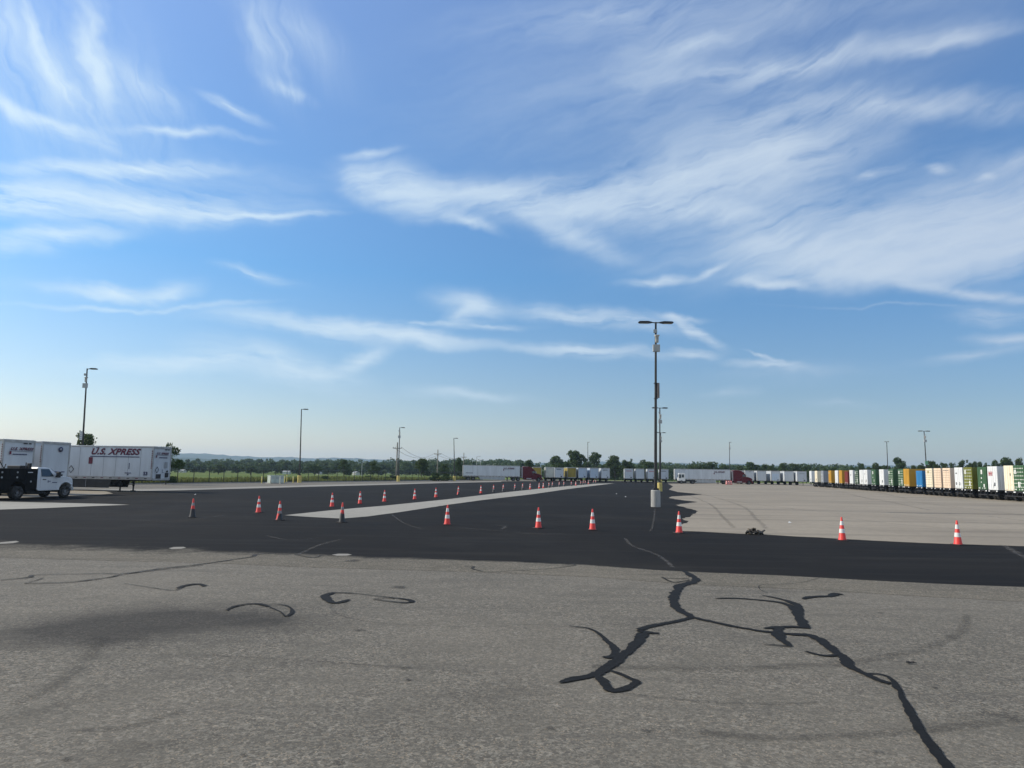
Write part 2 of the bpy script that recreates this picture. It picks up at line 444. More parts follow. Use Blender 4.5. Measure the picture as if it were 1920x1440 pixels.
# grass and earth with hills beyond
m_grass, t, b, tc = newmat('grass_ground')
n1 = t.noise(tc, .02, 6, .6); n2 = t.noise(tc, .35, 6, .7); n3 = t.noise(t.mapping(tc, (0, 0, 0), (0, 0, 0), (.02, .12, 1)), 1, 5, .6)
cg = t.mix(t.rng(n2, .3, .7), (.065, .115, .026), (.13, .19, .048))
cg = t.mix(t.rng(n1, .42, .62, 0, .75), cg, (.16, .185, .05))
cg = t.mix(t.rng(n3, .52, .7, 0, .5), cg, (.19, .165, .075))
t.t.links.new(cg, b.inputs['Base Color']); b.inputs['Roughness'].default_value = .95; b.inputs['Specular IOR Level'].default_value = .1
bn = t.n('ShaderNodeBump', i_Strength=1, i_Distance=.3); t.t.links.new(n2, bn.inputs['Height']); t.t.links.new(bn.outputs[0], b.inputs['Normal'])
m_hill, t, b, tc = newmat('hill_woods')
n1 = t.noise(tc, .012, 6, .65); n2 = t.noise(tc, .05, 4, .6); n3 = t.noise(tc, .0018, 4, .5)
cg = t.mix(t.rng(n1, .35, .65), (.018, .036, .016), (.040, .062, .028))
cg = t.mix(t.rng(n3, .58, .64, 0, .7), cg, (.15, .17, .07))
t.t.links.new(cg, b.inputs['Base Color']); b.inputs['Roughness'].default_value = .95; b.inputs['Specular IOR Level'].default_value = .05
bn = t.n('ShaderNodeBump', i_Strength=1, i_Distance=14); t.t.links.new(n1, bn.inputs['Height']); t.t.links.new(bn.outputs[0], b.inputs['Normal'])

# fence line: everything on the far left of it is field
FA, FB = G(60, 909.5), G(905, 900.0)
FD = (FB-FA).normalized()
def vnoise(x, y, seed=0):
    s = 0
    for k, a in ((1, 1), (2.1, .5), (4.3, .28), (9.1, .15)):
        s += a*math.sin(x*k*1.7+seed*3.1+1.3*math.sin(y*k*1.1+seed))*math.cos(y*k*1.3+seed*1.7+.9*math.sin(x*k*.8))
    return s
def terr(x, y):
    r = math.hypot(x, y)
    side = (x-FA.x)*FD.y-(y-FA.y)*FD.x           # > 0 right of fence (lot side)
    d = max(0.0, -side-4)
    d2 = max(0.0, y-275)
    q = max(d if x < 60 else 0, d2)
    z = -.07
    z -= 2.0*(1-math.exp(-q/420.0))
    far = max(0.0, r-1200)
    z -= 12*(1-math.exp(-far/900))
    return z
bmg = MB()
rr_ = [0.5, 20, 60, 100, 130, 160, 190, 220, 250, 275, 300, 330, 370, 420, 480, 550, 650, 800, 1000, 1400, 2000, 3000, 4500, 6500]
NA = 180
vs = []; fs = []
for j, r in enumerate(rr_):
    for i in range(NA):
        a = 2*PI*i/NA
        x, y = r*math.sin(a), r*math.cos(a)
        vs.append((x, y, terr(x, y)))
for j in range(len(rr_)-1):
    for i in range(NA):
        fs.append((j*NA+i, (j+1)*NA+i, (j+1)*NA+(i+1) % NA, j*NA+(i+1) % NA)[::-1])
bmg.add(vs, fs, 0, True)
bmg.add(vs[:NA], [tuple(range(NA))], 0)
ground = kind(bmg.build('ground', m_grass))

def ridge(name, D, half, depth, base, amp, seed, a0, a1):
    g = MB(); nx, ny = 260, 14
    vs = []
    for j in range(ny):
        v = j/(ny-1)
        for i in range(nx):
            a = a0+(a1-a0)*i/(nx-1)
            r = D+depth*(v-.5)
            prof = math.sin(PI*v)**.8
            hgt_ = base+amp*(.5+.28*vnoise(a*5, seed, seed)+.08*vnoise(a*40, v*5, seed+2))+D*.0006*vnoise(a*210, v*17, seed+5)
            vs.append((r*math.sin(a), r*math.cos(a), -16+(hgt_+14)*prof))
    fs = [(j*nx+i, j*nx+i+1, (j+1)*nx+i+1, (j+1)*nx+i) for j in range(ny-1) for i in range(nx-1)]
    g.add(vs, fs, 0, True)
    return kind(g.build(name, m_hill))
ridge('hills', 5200, 0, 1800, 62, 40, 2.2, -1.0, 1.0)
ridge('hills', 3300, 0, 1100, 24, 22, 5.4, -1.0, 1.0)

# ------------------------------------------------------------------ paved surfaces
def sheet(name, pts, m, z, jag=0.0, jscale=1.0, seed=1, thick=None):
    out = []
    n = len(pts)
    for i in range(n):
        a = pts[i]; c = pts[(i+1) % n]
        L = (c-a).length
        k = max(1, int(L/max(.25, jag*1.2))) if jag else 1
        k = min(k, 160)
        for j in range(k):
            p = a.lerp(c, j/k)
            if jag:
                nv = Vector((-(c-a).y, (c-a).x, 0)).normalized()
                env = min(1, 4*min(j/k, 1-j/k)+.1)
                p = p + nv*jag*env*.5*vnoise(p.x*jscale, p.y*jscale, seed)
            out.append((p.x, p.y, z))
    g = MB(); g.add(out, [tuple(range(len(out)))])
    o = g.build(name, m)
    bm = bmesh.new(); bm.from_mesh(o.data)
    bmesh.ops.triangulate(bm, faces=bm.faces[:], ngon_method='EAR_CLIP')
    for f in bm.faces:
        if f.normal.z < 0: f.normal_flip()
    bm.to_mesh(o.data); bm.free()
    return kind(o)
FN = Vector((-FD.y, FD.x, 0))
lot = [Vector((-45, -12, 0)), Vector((110, -12, 0)), Vector((150, 120, 0)), Vector((150, 268, 0)), Vector((30, 262, 0)), FB-FN*2.5+FD*60, FA-FN*2.5-FD*40, Vector((-95, 40, 0))]
sheet('asphalt_lot', lot, m_old, 0.0)
# kerb along the fence side
kb = MB()
k0, k1 = FA-FN*2.5-FD*40, FB-FN*2.5+FD*60
Mk = basis(k0, FD, FN)
kb.rbox(0, (k1-k0).length, 0.0, .2, -.1, .13, .02, 0, Mk)
kind(kb.build('kerb', mat('kerb_concrete', (.34, .33, .31), .85)))

# sealed asphalt with its worn near edge
edge = [(-260, 1018, 2.2), (-60, 1024, 2.2), (60, 1028, 2.0), (180, 1031, 1.8), (300, 1034, 1.5), (460, 1038, 1.1), (640, 1045, .7), (800, 1049, .4), (960, 1054, .3), (1100, 1060, .2), (1240, 1070, .12), (1330, 1074, .08), (1460, 1079, .06),
        (1600, 1087, .06), (1760, 1095, .06), (1920, 1101, .06), (2100, 1108, .06), (2400, 1120, .06)]
cols = []
for i in range(len(edge)-1):
    n = 8
    for j in range(n):
        f = j/n
        px, py, so_ = [edge[i][k]*(1-f)+edge[i+1][k]*f for k in range(3)]
        cols.append((G(px, py), so_))
cols.append((G(*edge[-1][:2]), edge[-1][2]))
far_l = G(-20, 921); strip_a = [(250, 918.5), (360, 917.6), (480, 914), (700, 908.3), (827, 905), (960, 902.6), (1120, 901.5)]
offs = [-2.2, -1.1, 0, 1.1, 2.5]
g = MB(); vs = []; ins = []; sf = []
nC = len(cols)
def far_y(x):                      # inner edge of the sealed area
    tops = [G(px, py) for px, py in [(-400, 930), (-20, 923)]+strip_a]
    for a_, b_ in zip(tops, tops[1:]):
        if a_.x <= x <= b_.x: return a_.y+(b_.y-a_.y)*(x-a_.x)/(b_.x-a_.x)
    return tops[0].y if x < tops[0].x else 245
for k, (p, s_) in enumerate(cols):
    for o_ in offs:
        vs.append((p.x, p.y+o_, .004)); ins.append(o_); sf.append(s_)
K = len(offs)
fs = [(k*K+j, (k+1)*K+j, (k+1)*K+j+1, k*K+j+1) for k in range(nC-1) for j in range(K-1)]
g.add(vs, fs)
# the body of the sealed area: from the near strip to the far edge
body_pts = [Vector((p.x, p.y+2.5, .004)) for p, _ in cols]
tops = [G(px, py) for px, py in [(-400, 932), (-20, 925)]+strip_a]
body_pts = body_pts + [Vector((140, 60, 0)), Vector((140, 240, 0)), Vector((60, 240, 0))] + tops[::-1]
k0_ = len(g.v)
g.add([(p.x, p.y, .004) for p in body_pts], [tuple(range(len(body_pts)))])
me = g.mesh('sealed_asphalt', m_seal)
ia = me.attributes.new('inside', 'FLOAT', 'POINT'); sa = me.attributes.new('soft', 'FLOAT', 'POINT')
ia.data.foreach_set('value', ins+[5.0]*len(body_pts)); sa.data.foreach_set('value', sf+[.1]*len(body_pts))
o = kind(obj('sealed_asphalt', me))
bm = bmesh.new(); bm.from_mesh(me)
bmesh.ops.triangulate(bm, faces=bm.faces[:], ngon_method='EAR_CLIP')
for f in bm.faces:
    if f.normal.z < 0: f.normal_flip()
bm.to_mesh(me); bm.free()

def GP(lst): return [G(x, y) for x, y in lst]
rc = GP([(1252, 906.8), (1262, 912), (1254, 918), (1270, 922.5), (1318, 927), (1296, 929), (1259, 931), (1254, 934), (1280, 938), (1308, 941.5), (1282, 944.5), (1266, 947), (1282, 951), (1306, 957.5), (1304, 963), (1296, 968), (1278, 973), (1290, 979), (1274, 984), (1268, 990), (1272, 995.5),
         (1340, 998.5), (1400, 1001.5), (1480, 1005.5), (1580, 1011), (1700, 1017), (1800, 1021), (1920, 1024.5), (2150, 1034)])
rc += [Vector((110, 20, 0)), Vector((140, 90, 0)), Vector((140, 236, 0))] + GP([(1540, 906.8), (1400, 905.6)])
sheet('concrete_lot', rc, m_conc, .009, .22, 1.6, 3)
cs = GP([(533, 966.3), (620, 957), (720, 948.4), (838, 936.4), (940, 924), (1036, 913.8), (1120, 906.8), (1152, 906.2), (1120, 910), (1060, 917.7), (1000, 926.5), (904, 937.8), (844, 946), (749, 960.5), (690, 968.5), (640, 972.5), (590, 970)])
sheet('concrete_strip', cs, m_strip, .009, .05, 1.5, 4)
ls = GP([(120, 921.5), (180, 917.5), (247, 917), (360, 916), (480, 912.5), (590, 909.6), (700, 907.1), (827, 904), (940, 902.2), (940, 903.6), (827, 905.8), (700, 909.7), (590, 912.4), (480, 915.6), (336, 919.4), (247, 921), (180, 922)])
sheet('concrete_strip', ls, m_pale, .009, .08, 1.3, 5)
sheet('concrete_pad', GP([(-60, 922), (80, 920), (130, 919), (200, 922), (212, 925.5), (180, 928), (100, 931), (-60, 936)]), m_conc, .010, .06, 1.5, 6)
sheet('concrete_pad', GP([(-150, 938), (-40, 939.6), (40, 941.5), (130, 943.5), (200, 945), (243, 946.6), (190, 948.6), (110, 951.8), (70, 953.5), (0, 955.8), (-150, 960)]), m_strip, .010, .06, 1.5, 7)
for q in ([(-12, 1018.5), (30, 1014.6), (36, 1016.5), (24, 1019), (-12, 1021)], [(316, 1028.5), (326, 1026.2), (344, 1025.8), (349, 1027.4), (340, 1029.4), (322, 1030)], [(622, 1040.6), (634, 1038.8), (652, 1038.9), (660, 1040.6), (650, 1042.5), (632, 1042.6)]):
    sheet('faded_lane_mark', GP(q), m_pale, .010, .03, 5, 8)

# ------------------------------------------------------------------ tar crack filling and tyre marks
m_tar, t, b, tc = newmat('crack_tar')
n1 = t.noise(tc, 14, 4, .6)
t.t.links.new(t.mix(t.rng(n1, .3, .7), (.0045, .0045, .0045), (.010, .0098, .0095)), b.inputs['Base Color'])
b.inputs['Roughness'].default_value = .8; b.inputs['Specular IOR Level'].default_value = .18
bn = t.n('ShaderNodeBump', i_Strength=.4, i_Distance=.01); t.t.links.new(n1, bn.inputs['Height']); t.t.links.new(bn.outputs[0], b.inputs['Normal'])
def mark_mat(name, rgb, dens, sc=3.0, stretch=1.0, lo=.3, hi=.75):
    m = bpy.data.materials.new(name); m.use_nodes = True
    t = NT(m.node_tree); b = m.node_tree.nodes['Principled BSDF']
    tc = t.n('ShaderNodeTexCoord').outputs['Object']
    f = t.noise(tc, sc, 5, .7)
    b.inputs['Base Color'].default_value = (*rgb, 1); b.inputs['Roughness'].default_value = .85; b.inputs['Specular IOR Level'].default_value = .2
    cr = t.n('ShaderNodeAttribute', attribute_name='cross').outputs['Fac']
    a = t.math('MULTIPLY', t.rng(f, lo, hi, 0, dens), t.rng(cr, 0, .7, 0, 1, True), clamp=True)
    t.t.links.new(a, b.inputs['Alpha'])
    return m
m_tyre = mark_mat('tyre_rubber_mark', (.035, .034, .033), .34, 2.2)
m_thin = mark_mat('thin_tar_mark', (.03, .03, .03), 1.15, 3.0, lo=.2, hi=.6)
m_scuff = mark_mat('pale_scuff', (.16, .15, .14), .55, 3.0)
SEEDC = [0]
def ribbon(name, pts, width, m=None, z=.013, jit=.25, crop=None, sub=5, cross=False):
    SEEDC[0] += 1; sd_ = SEEDC[0]
    P = []
    for q in pts:
        x, y = q[0], q[1]
        if crop: x = x/crop[2]+crop[0]; y = y/crop[2]+crop[1]
        wd = q[2] if len(q) > 2 else width
        p = G(x, y); P.append((p, wd))
    # smooth resample (Catmull-Rom)
    out = []
    n = len(P)
    for i in range(n-1):
        p0 = P[max(0, i-1)][0]; p1 = P[i][0]; p2 = P[i+1][0]; p3 = P[min(n-1, i+2)][0]
        k = max(2, min(30, int((p2-p1).length/.045)))
        for j in range(k):
            t_ = j/k
            q = .5*((2*p1)+(-p0+p2)*t_+(2*p0-5*p1+4*p2-p3)*t_*t_+(-p0+3*p1-3*p2+p3)*t_**3)
            out.append((q, P[i][1]*(1-t_)+P[i+1][1]*t_))
    out.append(P[-1])
    vs = []; cr = []
    for i, (p, wd) in enumerate(out):
        a = out[max(0, i-1)][0]; c = out[min(len(out)-1, i+1)][0]
        d = (c-a); d.z = 0
        d = d.normalized() if d.length > 1e-6 else Vector((1, 0, 0))
        nv = Vector((-d.y, d.x, 0))
        wd = wd*(.88 if name == 'crack_sealant' else 1)
        rg = .16 if name == 'crack_sealant' else 0
        w1 = wd*.5*(1+jit*vnoise(p.x*6, p.y*6, sd_)+rg*vnoise(p.x*31, p.y*29, sd_)); w2 = wd*.5*(1+jit*vnoise(p.x*6, p.y*6, sd_+9)+rg*vnoise(p.x*27, p.y*33, sd_+3))
        w1 = max(w1, .006); w2 = max(w2, .006)
        for e, c_ in ((-w1, 0), (0, 1), (w2, 0)):
            vs.append((p.x+nv.x*e, p.y+nv.y*e, z+.0004*sd_*.2)); cr.append(c_)
    g = MB()
    fs = []
    for i in range(len(out)-1):
        for j in (0, 1): fs.append((i*3+j+1, i*3+j, (i+1)*3+j, (i+1)*3+j+1))
    g.add(vs, fs)
    me = g.mesh(name, m or m_tar)
    at = me.attributes.new('cross', 'FLOAT', 'POINT'); at.data.foreach_set('value', cr)
    return kind(obj(name, me))
CR = (960, 1000, 2.0)
T = 'crack_sealant'
ribbon(T, [(625, 138, .07), (655, 148, .16), (668, 158, .2), (692, 174, .22), (672, 186, .24), (628, 198, .28), (622, 212, .22), (608, 236, .22), (606, 262, .2), (618, 285, .2), (650, 303, .18), (685, 318, .15), (760, 336, .13), (830, 350, .13), (920, 366, .13), (985, 374, .14), (1050, 380, .16), (1100, 384, .2)], .15, crop=CR)
ribbon(T, [(672, 318, .13), (640, 326, .14), (580, 338, .15), (520, 351, .16), (478, 363, .14)], .14, crop=CR)
ribbon(T, [(470, 366, .1), (500, 372, .2), (552, 378, .06)], .14, crop=CR)
ribbon(T, [(492, 376, .15), (480, 396, .2), (458, 424, .19), (420, 455, .18), (392, 480, .18), (350, 508, .17), (320, 528, .16), (270, 541, .15), (215, 552, .12), (176, 563, .05)], .14, crop=CR)
ribbon(T, [(215, 350, .03), (285, 358, .05), (330, 382, .07), (358, 408, .1), (382, 430, .13), (384, 456, .12), (362, 468, .13), (340, 465, .08)], .1, crop=CR)
ribbon(T, [(310, 532, .1), (340, 556, .14), (368, 592, .16), (396, 594, .13), (440, 578, .15), (466, 560, .12), (440, 545, .08), (400, 528, .06), (368, 516, .05)], .1, crop=CR)
ribbon(T, [(568, 168, .03), (620, 172, .05), (662, 170, .05)], .05, crop=CR)
ribbon(T, [(562, 166, .05), (600, 184, .06), (640, 182, .05), (668, 176, .04)], .05, crop=CR)
ribbon(T, [(760, 246, .05), (800, 245, .1), (860, 246, .1), (930, 252, .11), (1000, 260, .13), (1040, 272, .15), (1065, 292, .2)], .1, crop=CR)
ribbon(T, [(938, 234, .04), (990, 244, .1), (1040, 258, .16), (1072, 274, .2), (1068, 296, .2), (1078, 322, .2), (1090, 345, .2), (1098, 358, .16)], .1, crop=CR)
ribbon(T, [(942, 358, .06), (985, 356, .16), (1050, 352, .16), (1095, 356, .1)], .1, crop=CR)
ribbon(T, [(1010, 356, .1), (996, 374, .2), (1006, 396, .18), (1030, 416, .13), (1048, 426, .05)], .1, crop=CR)
ribbon(T, [(946, 420, .03), (985, 421, .05), (1044, 427, .05)], .05, crop=CR)
ribbon(T, [(1085, 380, .14), (1130, 390, .2), (1165, 410, .18), (1205, 442, .17), (1240, 466, .17), (1262, 496, .15), (1292, 516, .14), (1330, 533, .12), (1372, 552, .1), (1420, 566, .11)], .1, crop=CR)
ribbon(T, [(1330, 530, .06), (1370, 530, .05), (1408, 540, .06), (1432, 562, .08), (1440, 580, .12), (1456, 596, .06), (1464, 620, .075), (1490, 665, .1), (1512, 712, .11), (1542, 760, .11), (1580, 810, .11), (1615, 858, .115), (1660, 915, .12), (1720, 990, .12)], .1, crop=CR, jit=.15)
ribbon(T, [(1100, 444, .04), (1140, 456, .08), (1180, 461, .09), (1226, 458, .07)], .07, crop=CR)
ribbon(T, [(1090, 248, .06), (1110, 242, .16), (1160, 238, .16), (1195, 236, .18), (1215, 228, .26), (1240, 232, .06)], .1, crop=CR)
TH = m_thin
ribbon(T, [(1155, 168, .03), (1080, 186, .03), (990, 192, .03), (940, 194, .03), (924, 202, .03), (936, 216, .03), (960, 224, .03)], .04, m=TH, crop=CR)
CL = (0, 1000, 2.0)
ribbon(T, [(0, 177, .1), (60, 172, .16), (110, 166, .18), (130, 158, .1), (250, 155, .06), (380, 152, .08), (470, 152, .12), (600, 134, .14), (760, 116, .14), (900, 96, .14), (950, 88, .2), (965, 80, .14), (1060, 76, .08)], .1, crop=CL, m=m_thin)
ribbon(T, [(88, 190, .05), (140, 188, .1), (250, 186, .12), (340, 176, .14), (410, 166, .14), (470, 154, .12), (600, 138, .12), (760, 120, .1)], .1, crop=CL, m=m_thin)
ribbon(T, [(90, 190, .05), (128, 180, .05), (160, 170, .1)], .1, crop=CL, m=m_thin)
ribbon(T, [(850, 82, .08), (930, 80, .1), (970, 76, .1)], .1, crop=CL, m=m_thin)
ribbon(T, [(1105, 80, .1), (1140, 88, .12), (1178, 92, .12), (1205, 84, .1)], .1, crop=CL, m=m_thin)
ribbon(T, [(465, 190, .04), (560, 204, .05), (650, 215, .06), (690, 200, .12), (740, 192, .14), (770, 198, .16)], .1, crop=CL, m=m_thin)
ribbon(T, [(668, 207, .1), (700, 196, .13), (745, 192, .14), (768, 200, .1)], .1, crop=CL)
ribbon(T, [(848, 291, .04), (880, 276, .08), (930, 267, .1), (975, 267, .1), (1005, 277, .1)], .1, crop=CL)
ribbon(T, [(985, 270, .03), (1040, 268, .03), (1080, 276, .04), (1096, 292, .07), (1088, 306, .07), (1070, 313, .05), (1050, 296, .03), (1008, 278, .03)], .05, crop=CL)
ribbon(T, [(1310, 250, .06), (1285, 258, .14), (1255, 262, .15), (1230, 252, .17), (1218, 240, .2), (1236, 228, .16), (1262, 224, .08), (1340, 228, .04), (1400, 235, .03), (1470, 243, .05), (1525, 250, .1), (1545, 257, .1), (1520, 262, .08), (1460, 257, .05), (1405, 250, .04)], .1, crop=CL)
ribbon(T, [(1400, 250, .03), (1440, 244, .04), (1480, 245, .05)], .04, crop=CL)
ribbon(T, [(1740, 124, .06), (1775, 126, .14), (1770, 134, .1), (1800, 142, .06), (1840, 146, .05), (1920, 142, .05), (1990, 138, .06), (2080, 132, .06), (2140, 124, .08), (2158, 120, .1), (2110, 120, .05)], .1, crop=CL, m=m_thin)
ribbon(T, [(2100, 112, .05), (2140, 112, .06), (2156, 119, .08)], .1, crop=CL, m=m_thin)
K_ = 'tyre_mark'
ribbon(K_, [(300, 500, .3), (560, 506, .3), (850, 508, .3), (1100, 496, .3), (1300, 480, .3), (1480, 448, .28), (1600, 414, .26), (1680, 370, .25), (1704, 330, .2), (1700, 306, .15)], .2, m=m_tyre, crop=CR, z=.006, jit=.05)
ribbon(K_, [(0, 345, .05), (100, 346, .06), (215, 350, .05)], .2, m=m_tyre, crop=CR, z=.006, jit=.05)
ribbon(K_, [(400, 600, .1), (640, 625, .12), (900, 642, .12), (1140, 636, .1)], .2, m=m_tyre, crop=CR, z=.006, jit=.05)
ribbon(K_, [(700, 745, .2), (1000, 768, .25), (1500, 745, .25), (1900, 700, .2)], .2, m=m_tyre, crop=CR, z=.006, jit=.05)
ribbon(K_, [(600, 455, .1), (900, 464, .1), (1240, 486, .1), (1500, 504, .1), (1880, 528, .08)], .2, m=m_tyre, crop=CL, z=.006, jit=.05)
ribbon(K_, [(40, 640, .2), (160, 600, .25), (330, 470, .3), (380, 390, .3)], .2, m=m_tyre, crop=CL, z=.006, jit=.05)
ribbon(K_, [(260, 740, .15), (430, 735, .2), (560, 705, .2), (690, 665, .15)], .2, m=m_tyre, crop=CL, z=.006, jit=.05)
ribbon(K_, [(1240, 250, .06), (1260, 300, .1), (1400, 335, .1), (1700, 352, .08), (1920, 350, .06)], .2, m=m_tyre, crop=CL, z=.006, jit=.05)
ribbon(K_, [(280, 248, .1), (360, 240, .12), (440, 228, .1)], .2, m=m_tyre, crop=CL, z=.006, jit=.05)
SC = (0, 0, 1)
for q, wd in (([(1172, 1010), (1186, 1024), (1215, 1034), (1240, 1046), (1262, 1064)], .16), ([(735, 965), (752, 978), (770, 986), (790, 992)], .12), ([(930, 985), (948, 988), (940, 992)], .2), ([(1228, 955), (1224, 985), (1218, 996)], .12), ([(1880, 1022), (1905, 1036), (1935, 1052)], .3),
              ([(560, 1040), (600, 1022), (640, 1012)], .15), ([(500, 1005), (540, 1012), (600, 1010)], .12), ([(860, 990), (1000, 1000), (1060, 1001)], .12), ([(250, 975), (330, 978), (420, 966)], .15), ([(960, 1000), (1020, 1002)], .15)):
    ribbon('pale_scuff', q, wd, m=m_scuff, z=.008, crop=SC, jit=.5)
for q, wd in (([(1290, 928), (1330, 945), (1356, 970), (1376, 990)], .3), ([(1300, 922), (1380, 945), (1420, 975), (1436, 992)], .35), ([(1380, 915), (1480, 918), (1600, 930), (1745, 957)], .5), ([(1420, 912), (1530, 914), (1640, 938)], .35),
              ([(1500, 912), (1600, 916), (1700, 935)], .5), ([(1700, 940), (1800, 952), (1920, 966)], .4), ([(1560, 968), (1700, 985), (1920, 1000)], .3), ([(1350, 935), (1450, 950), (1600, 965), (1900, 985)], .3), ([(1260, 912), (1340, 915), (1500, 918)], .5), ([(1850, 968), (1930, 978)], .4)):
    ribbon(K_, q, wd, m=m_tyre, z=.016, crop=SC, jit=.4)

# oil spots on the old asphalt
m_spot = mark_mat('oil_spot', (.03, .029, .028), .9, 6)
for (px, py, r_) in ((675, 1183, .1), (762, 1254, .08), (767, 1276, .05), (640, 1200, .04), (270, 1212, .05), (240, 1216, .05), (630, 1432, .06), (24, 1280, .05), (1030, 1367, .05), (1213, 1372, .055), (1648, 1411, .05), (466, 1257, .05),
                     (125, 1426, .06), (748, 1102, .22), (1650, 1150, .06), (1752, 1291, .04), (662, 1052, .3), (985, 1179, .04), (1700, 1136, .05), (455, 1417, .03)):
    p = G(px, py); g = MB(); n = 14
    vs = [(p.x, p.y, .0125)]
    for i in range(n):
        a = 2*PI*i/n; rr2 = r_*(1+.3*vnoise(a*1.3, px, 2))
        vs.append((p.x+rr2*1.3*math.cos(a), p.y+rr2*math.sin(a), .0125))
    g.add(vs, [(0, i+1, (i+1) % n+1) for i in range(n)])
    me = g.mesh('oil_spot', m_spot); at = me.attributes.new('cross', 'FLOAT', 'POINT'); at.data.foreach_set('value', [1]+[0]*n)
    kind(obj('oil_spot', me))

# ================================================================== THINGS
m_tyre_r = mat('tyre_rubber', (.022, .022, .023), .85, dirt=.3, scale=6)
m_rim = mat('wheel_metal', (.22, .22, .23), .5, .5, dirt=.3, scale=5)
m_blk = mat('black_metal', (.022, .022, .025), .6, dirt=.3, scale=3)
m_frame = mat('frame_black', (.018, .018, .02), .75, dirt=.3, scale=3)
m_alu = mat('trailer_rail_metal', (.50, .50, .49), .5, .3, dirt=.25, scale=2)
m_white = mat('trailer_white', (.62, .66, .70), .45, dirt=.12, scale=.9, streak=True)
m_white2 = mat('trailer_white_clean', (.74, .76, .78), .4, dirt=.1, scale=.9, streak=True)
m_seam = mat('panel_seam', (.36, .38, .41), .6)
m_red = mat('sign_red', (.16, .015, .035), .5)
m_navy = mat('sign_navy', (.03, .035, .11), .5)
m_lite_r = mat('lens_red', (.35, .01, .01), .3)
m_amber = mat('lens_amber', (.7, .25, .02), .3)
m_yel = mat('bollard_yellow', (.72, .60, .16), .6, dirt=.2, scale=4)
m_lamp = mat('lamp_housing', (.03, .03, .035), .5)
m_pole = mat('pole_bronze', (.022, .021, .022), .55, dirt=.2, scale=1)
m_gal = mat('grey_box_paint', (.40, .42, .43), .5, dirt=.15)
m_lens = mat('lamp_lens', (.55, .55, .5), .3)

def wheel_mesh(r, wd, rim=.56):
    def f():
        g = MB(); h = wd/2
        g.lathe([(r*rim, -h), (r*.9, -h), (r*.985, -h*.75), (r, -h*.4), (r, h*.4), (r*.985, h*.75), (r*.9, h), (r*rim, h)], 28, 0, 'Y')
        return g.mesh('tyre', m_tyre_r)
    def f2():
        g = MB(); h = wd/2
        g.lathe([(r*rim, -h*.98), (r*rim*.93, -h*.75), (r*rim*.85, -h*.3), (r*.22, -h*.25), (r*.2, -h*.7), (.001, -h*.7)], 24, 0, 'Y', smooth=False)
        g.lathe([(.001, h*.7), (r*.2, h*.7), (r*.22, h*.25), (r*rim*.85, h*.3), (r*rim*.93, h*.75), (r*rim, h*.98)], 24, 0, 'Y', smooth=False)
        for k in range(8):
            a = 2*PI*k/8; x, z = r*rim*.5*math.cos(a), r*rim*.5*math.sin(a)
            g.tube((x, -h*.42, z), (x, -h*.2, z), r*.05, n=6); g.tube((x, h*.42, z), (x, h*.2, z), r*.05, n=6)
        return g.mesh('rim', m_rim)
    return cached(('tyre', r, wd), f), cached(('rim', r, wd), f2)
def add_wheel(parent, x, y, r=.5, wd=.28, rim=True):
    ty, rm = wheel_mesh(r, wd)
    w_ = obj('wheel', ty, parent, (x, y, r))
    if rim: obj('rim', rm, w_)
    return w_

US = 'U.S. XPRESS'
def us_sign(parent, o, d, u, wid, mark='bar', name='lettering'):
    """the slanted two-coloured name with its rule and post"""
    o = Vector(o); d = Vector(d); u = Vector(u); n = d.cross(u)
    tn_ = cached('us_navy', lambda: text_mesh(US, 1.0, m_navy, .35, .035))
    tr_ = cached('us_red', lambda: text_mesh(US, 1.0, m_red, .35, .018))
    W_ = max(v.co.x for v in tn_.vertices)-min(v.co.x for v in tn_.vertices)
    k = wid/W_
    for me, off, z in ((tn_, (-.0, -.0), .008), (tr_, (.02, .035), .016)):
        ob = obj(name, me, parent)
        M = basis(o+n*z+d*off[0]*k*1.0+u*off[1]*k, d, u) @ Matrix.Diagonal((k, k*.82, .3, 1))
        ob.matrix_local = M
    g = MB()
    M = basis(o, d, u)
    g.box(0, wid, -.16*k*1.6, -.16*k*1.1, .004, .012, 0, M)
    g.box(-.10*k*1.2, .30*k, -.95*k, -.30*k, .004, .014, 1, M)
    ob = g.build('rule_and_bar', [m_navy, m_red], parent)
    return k

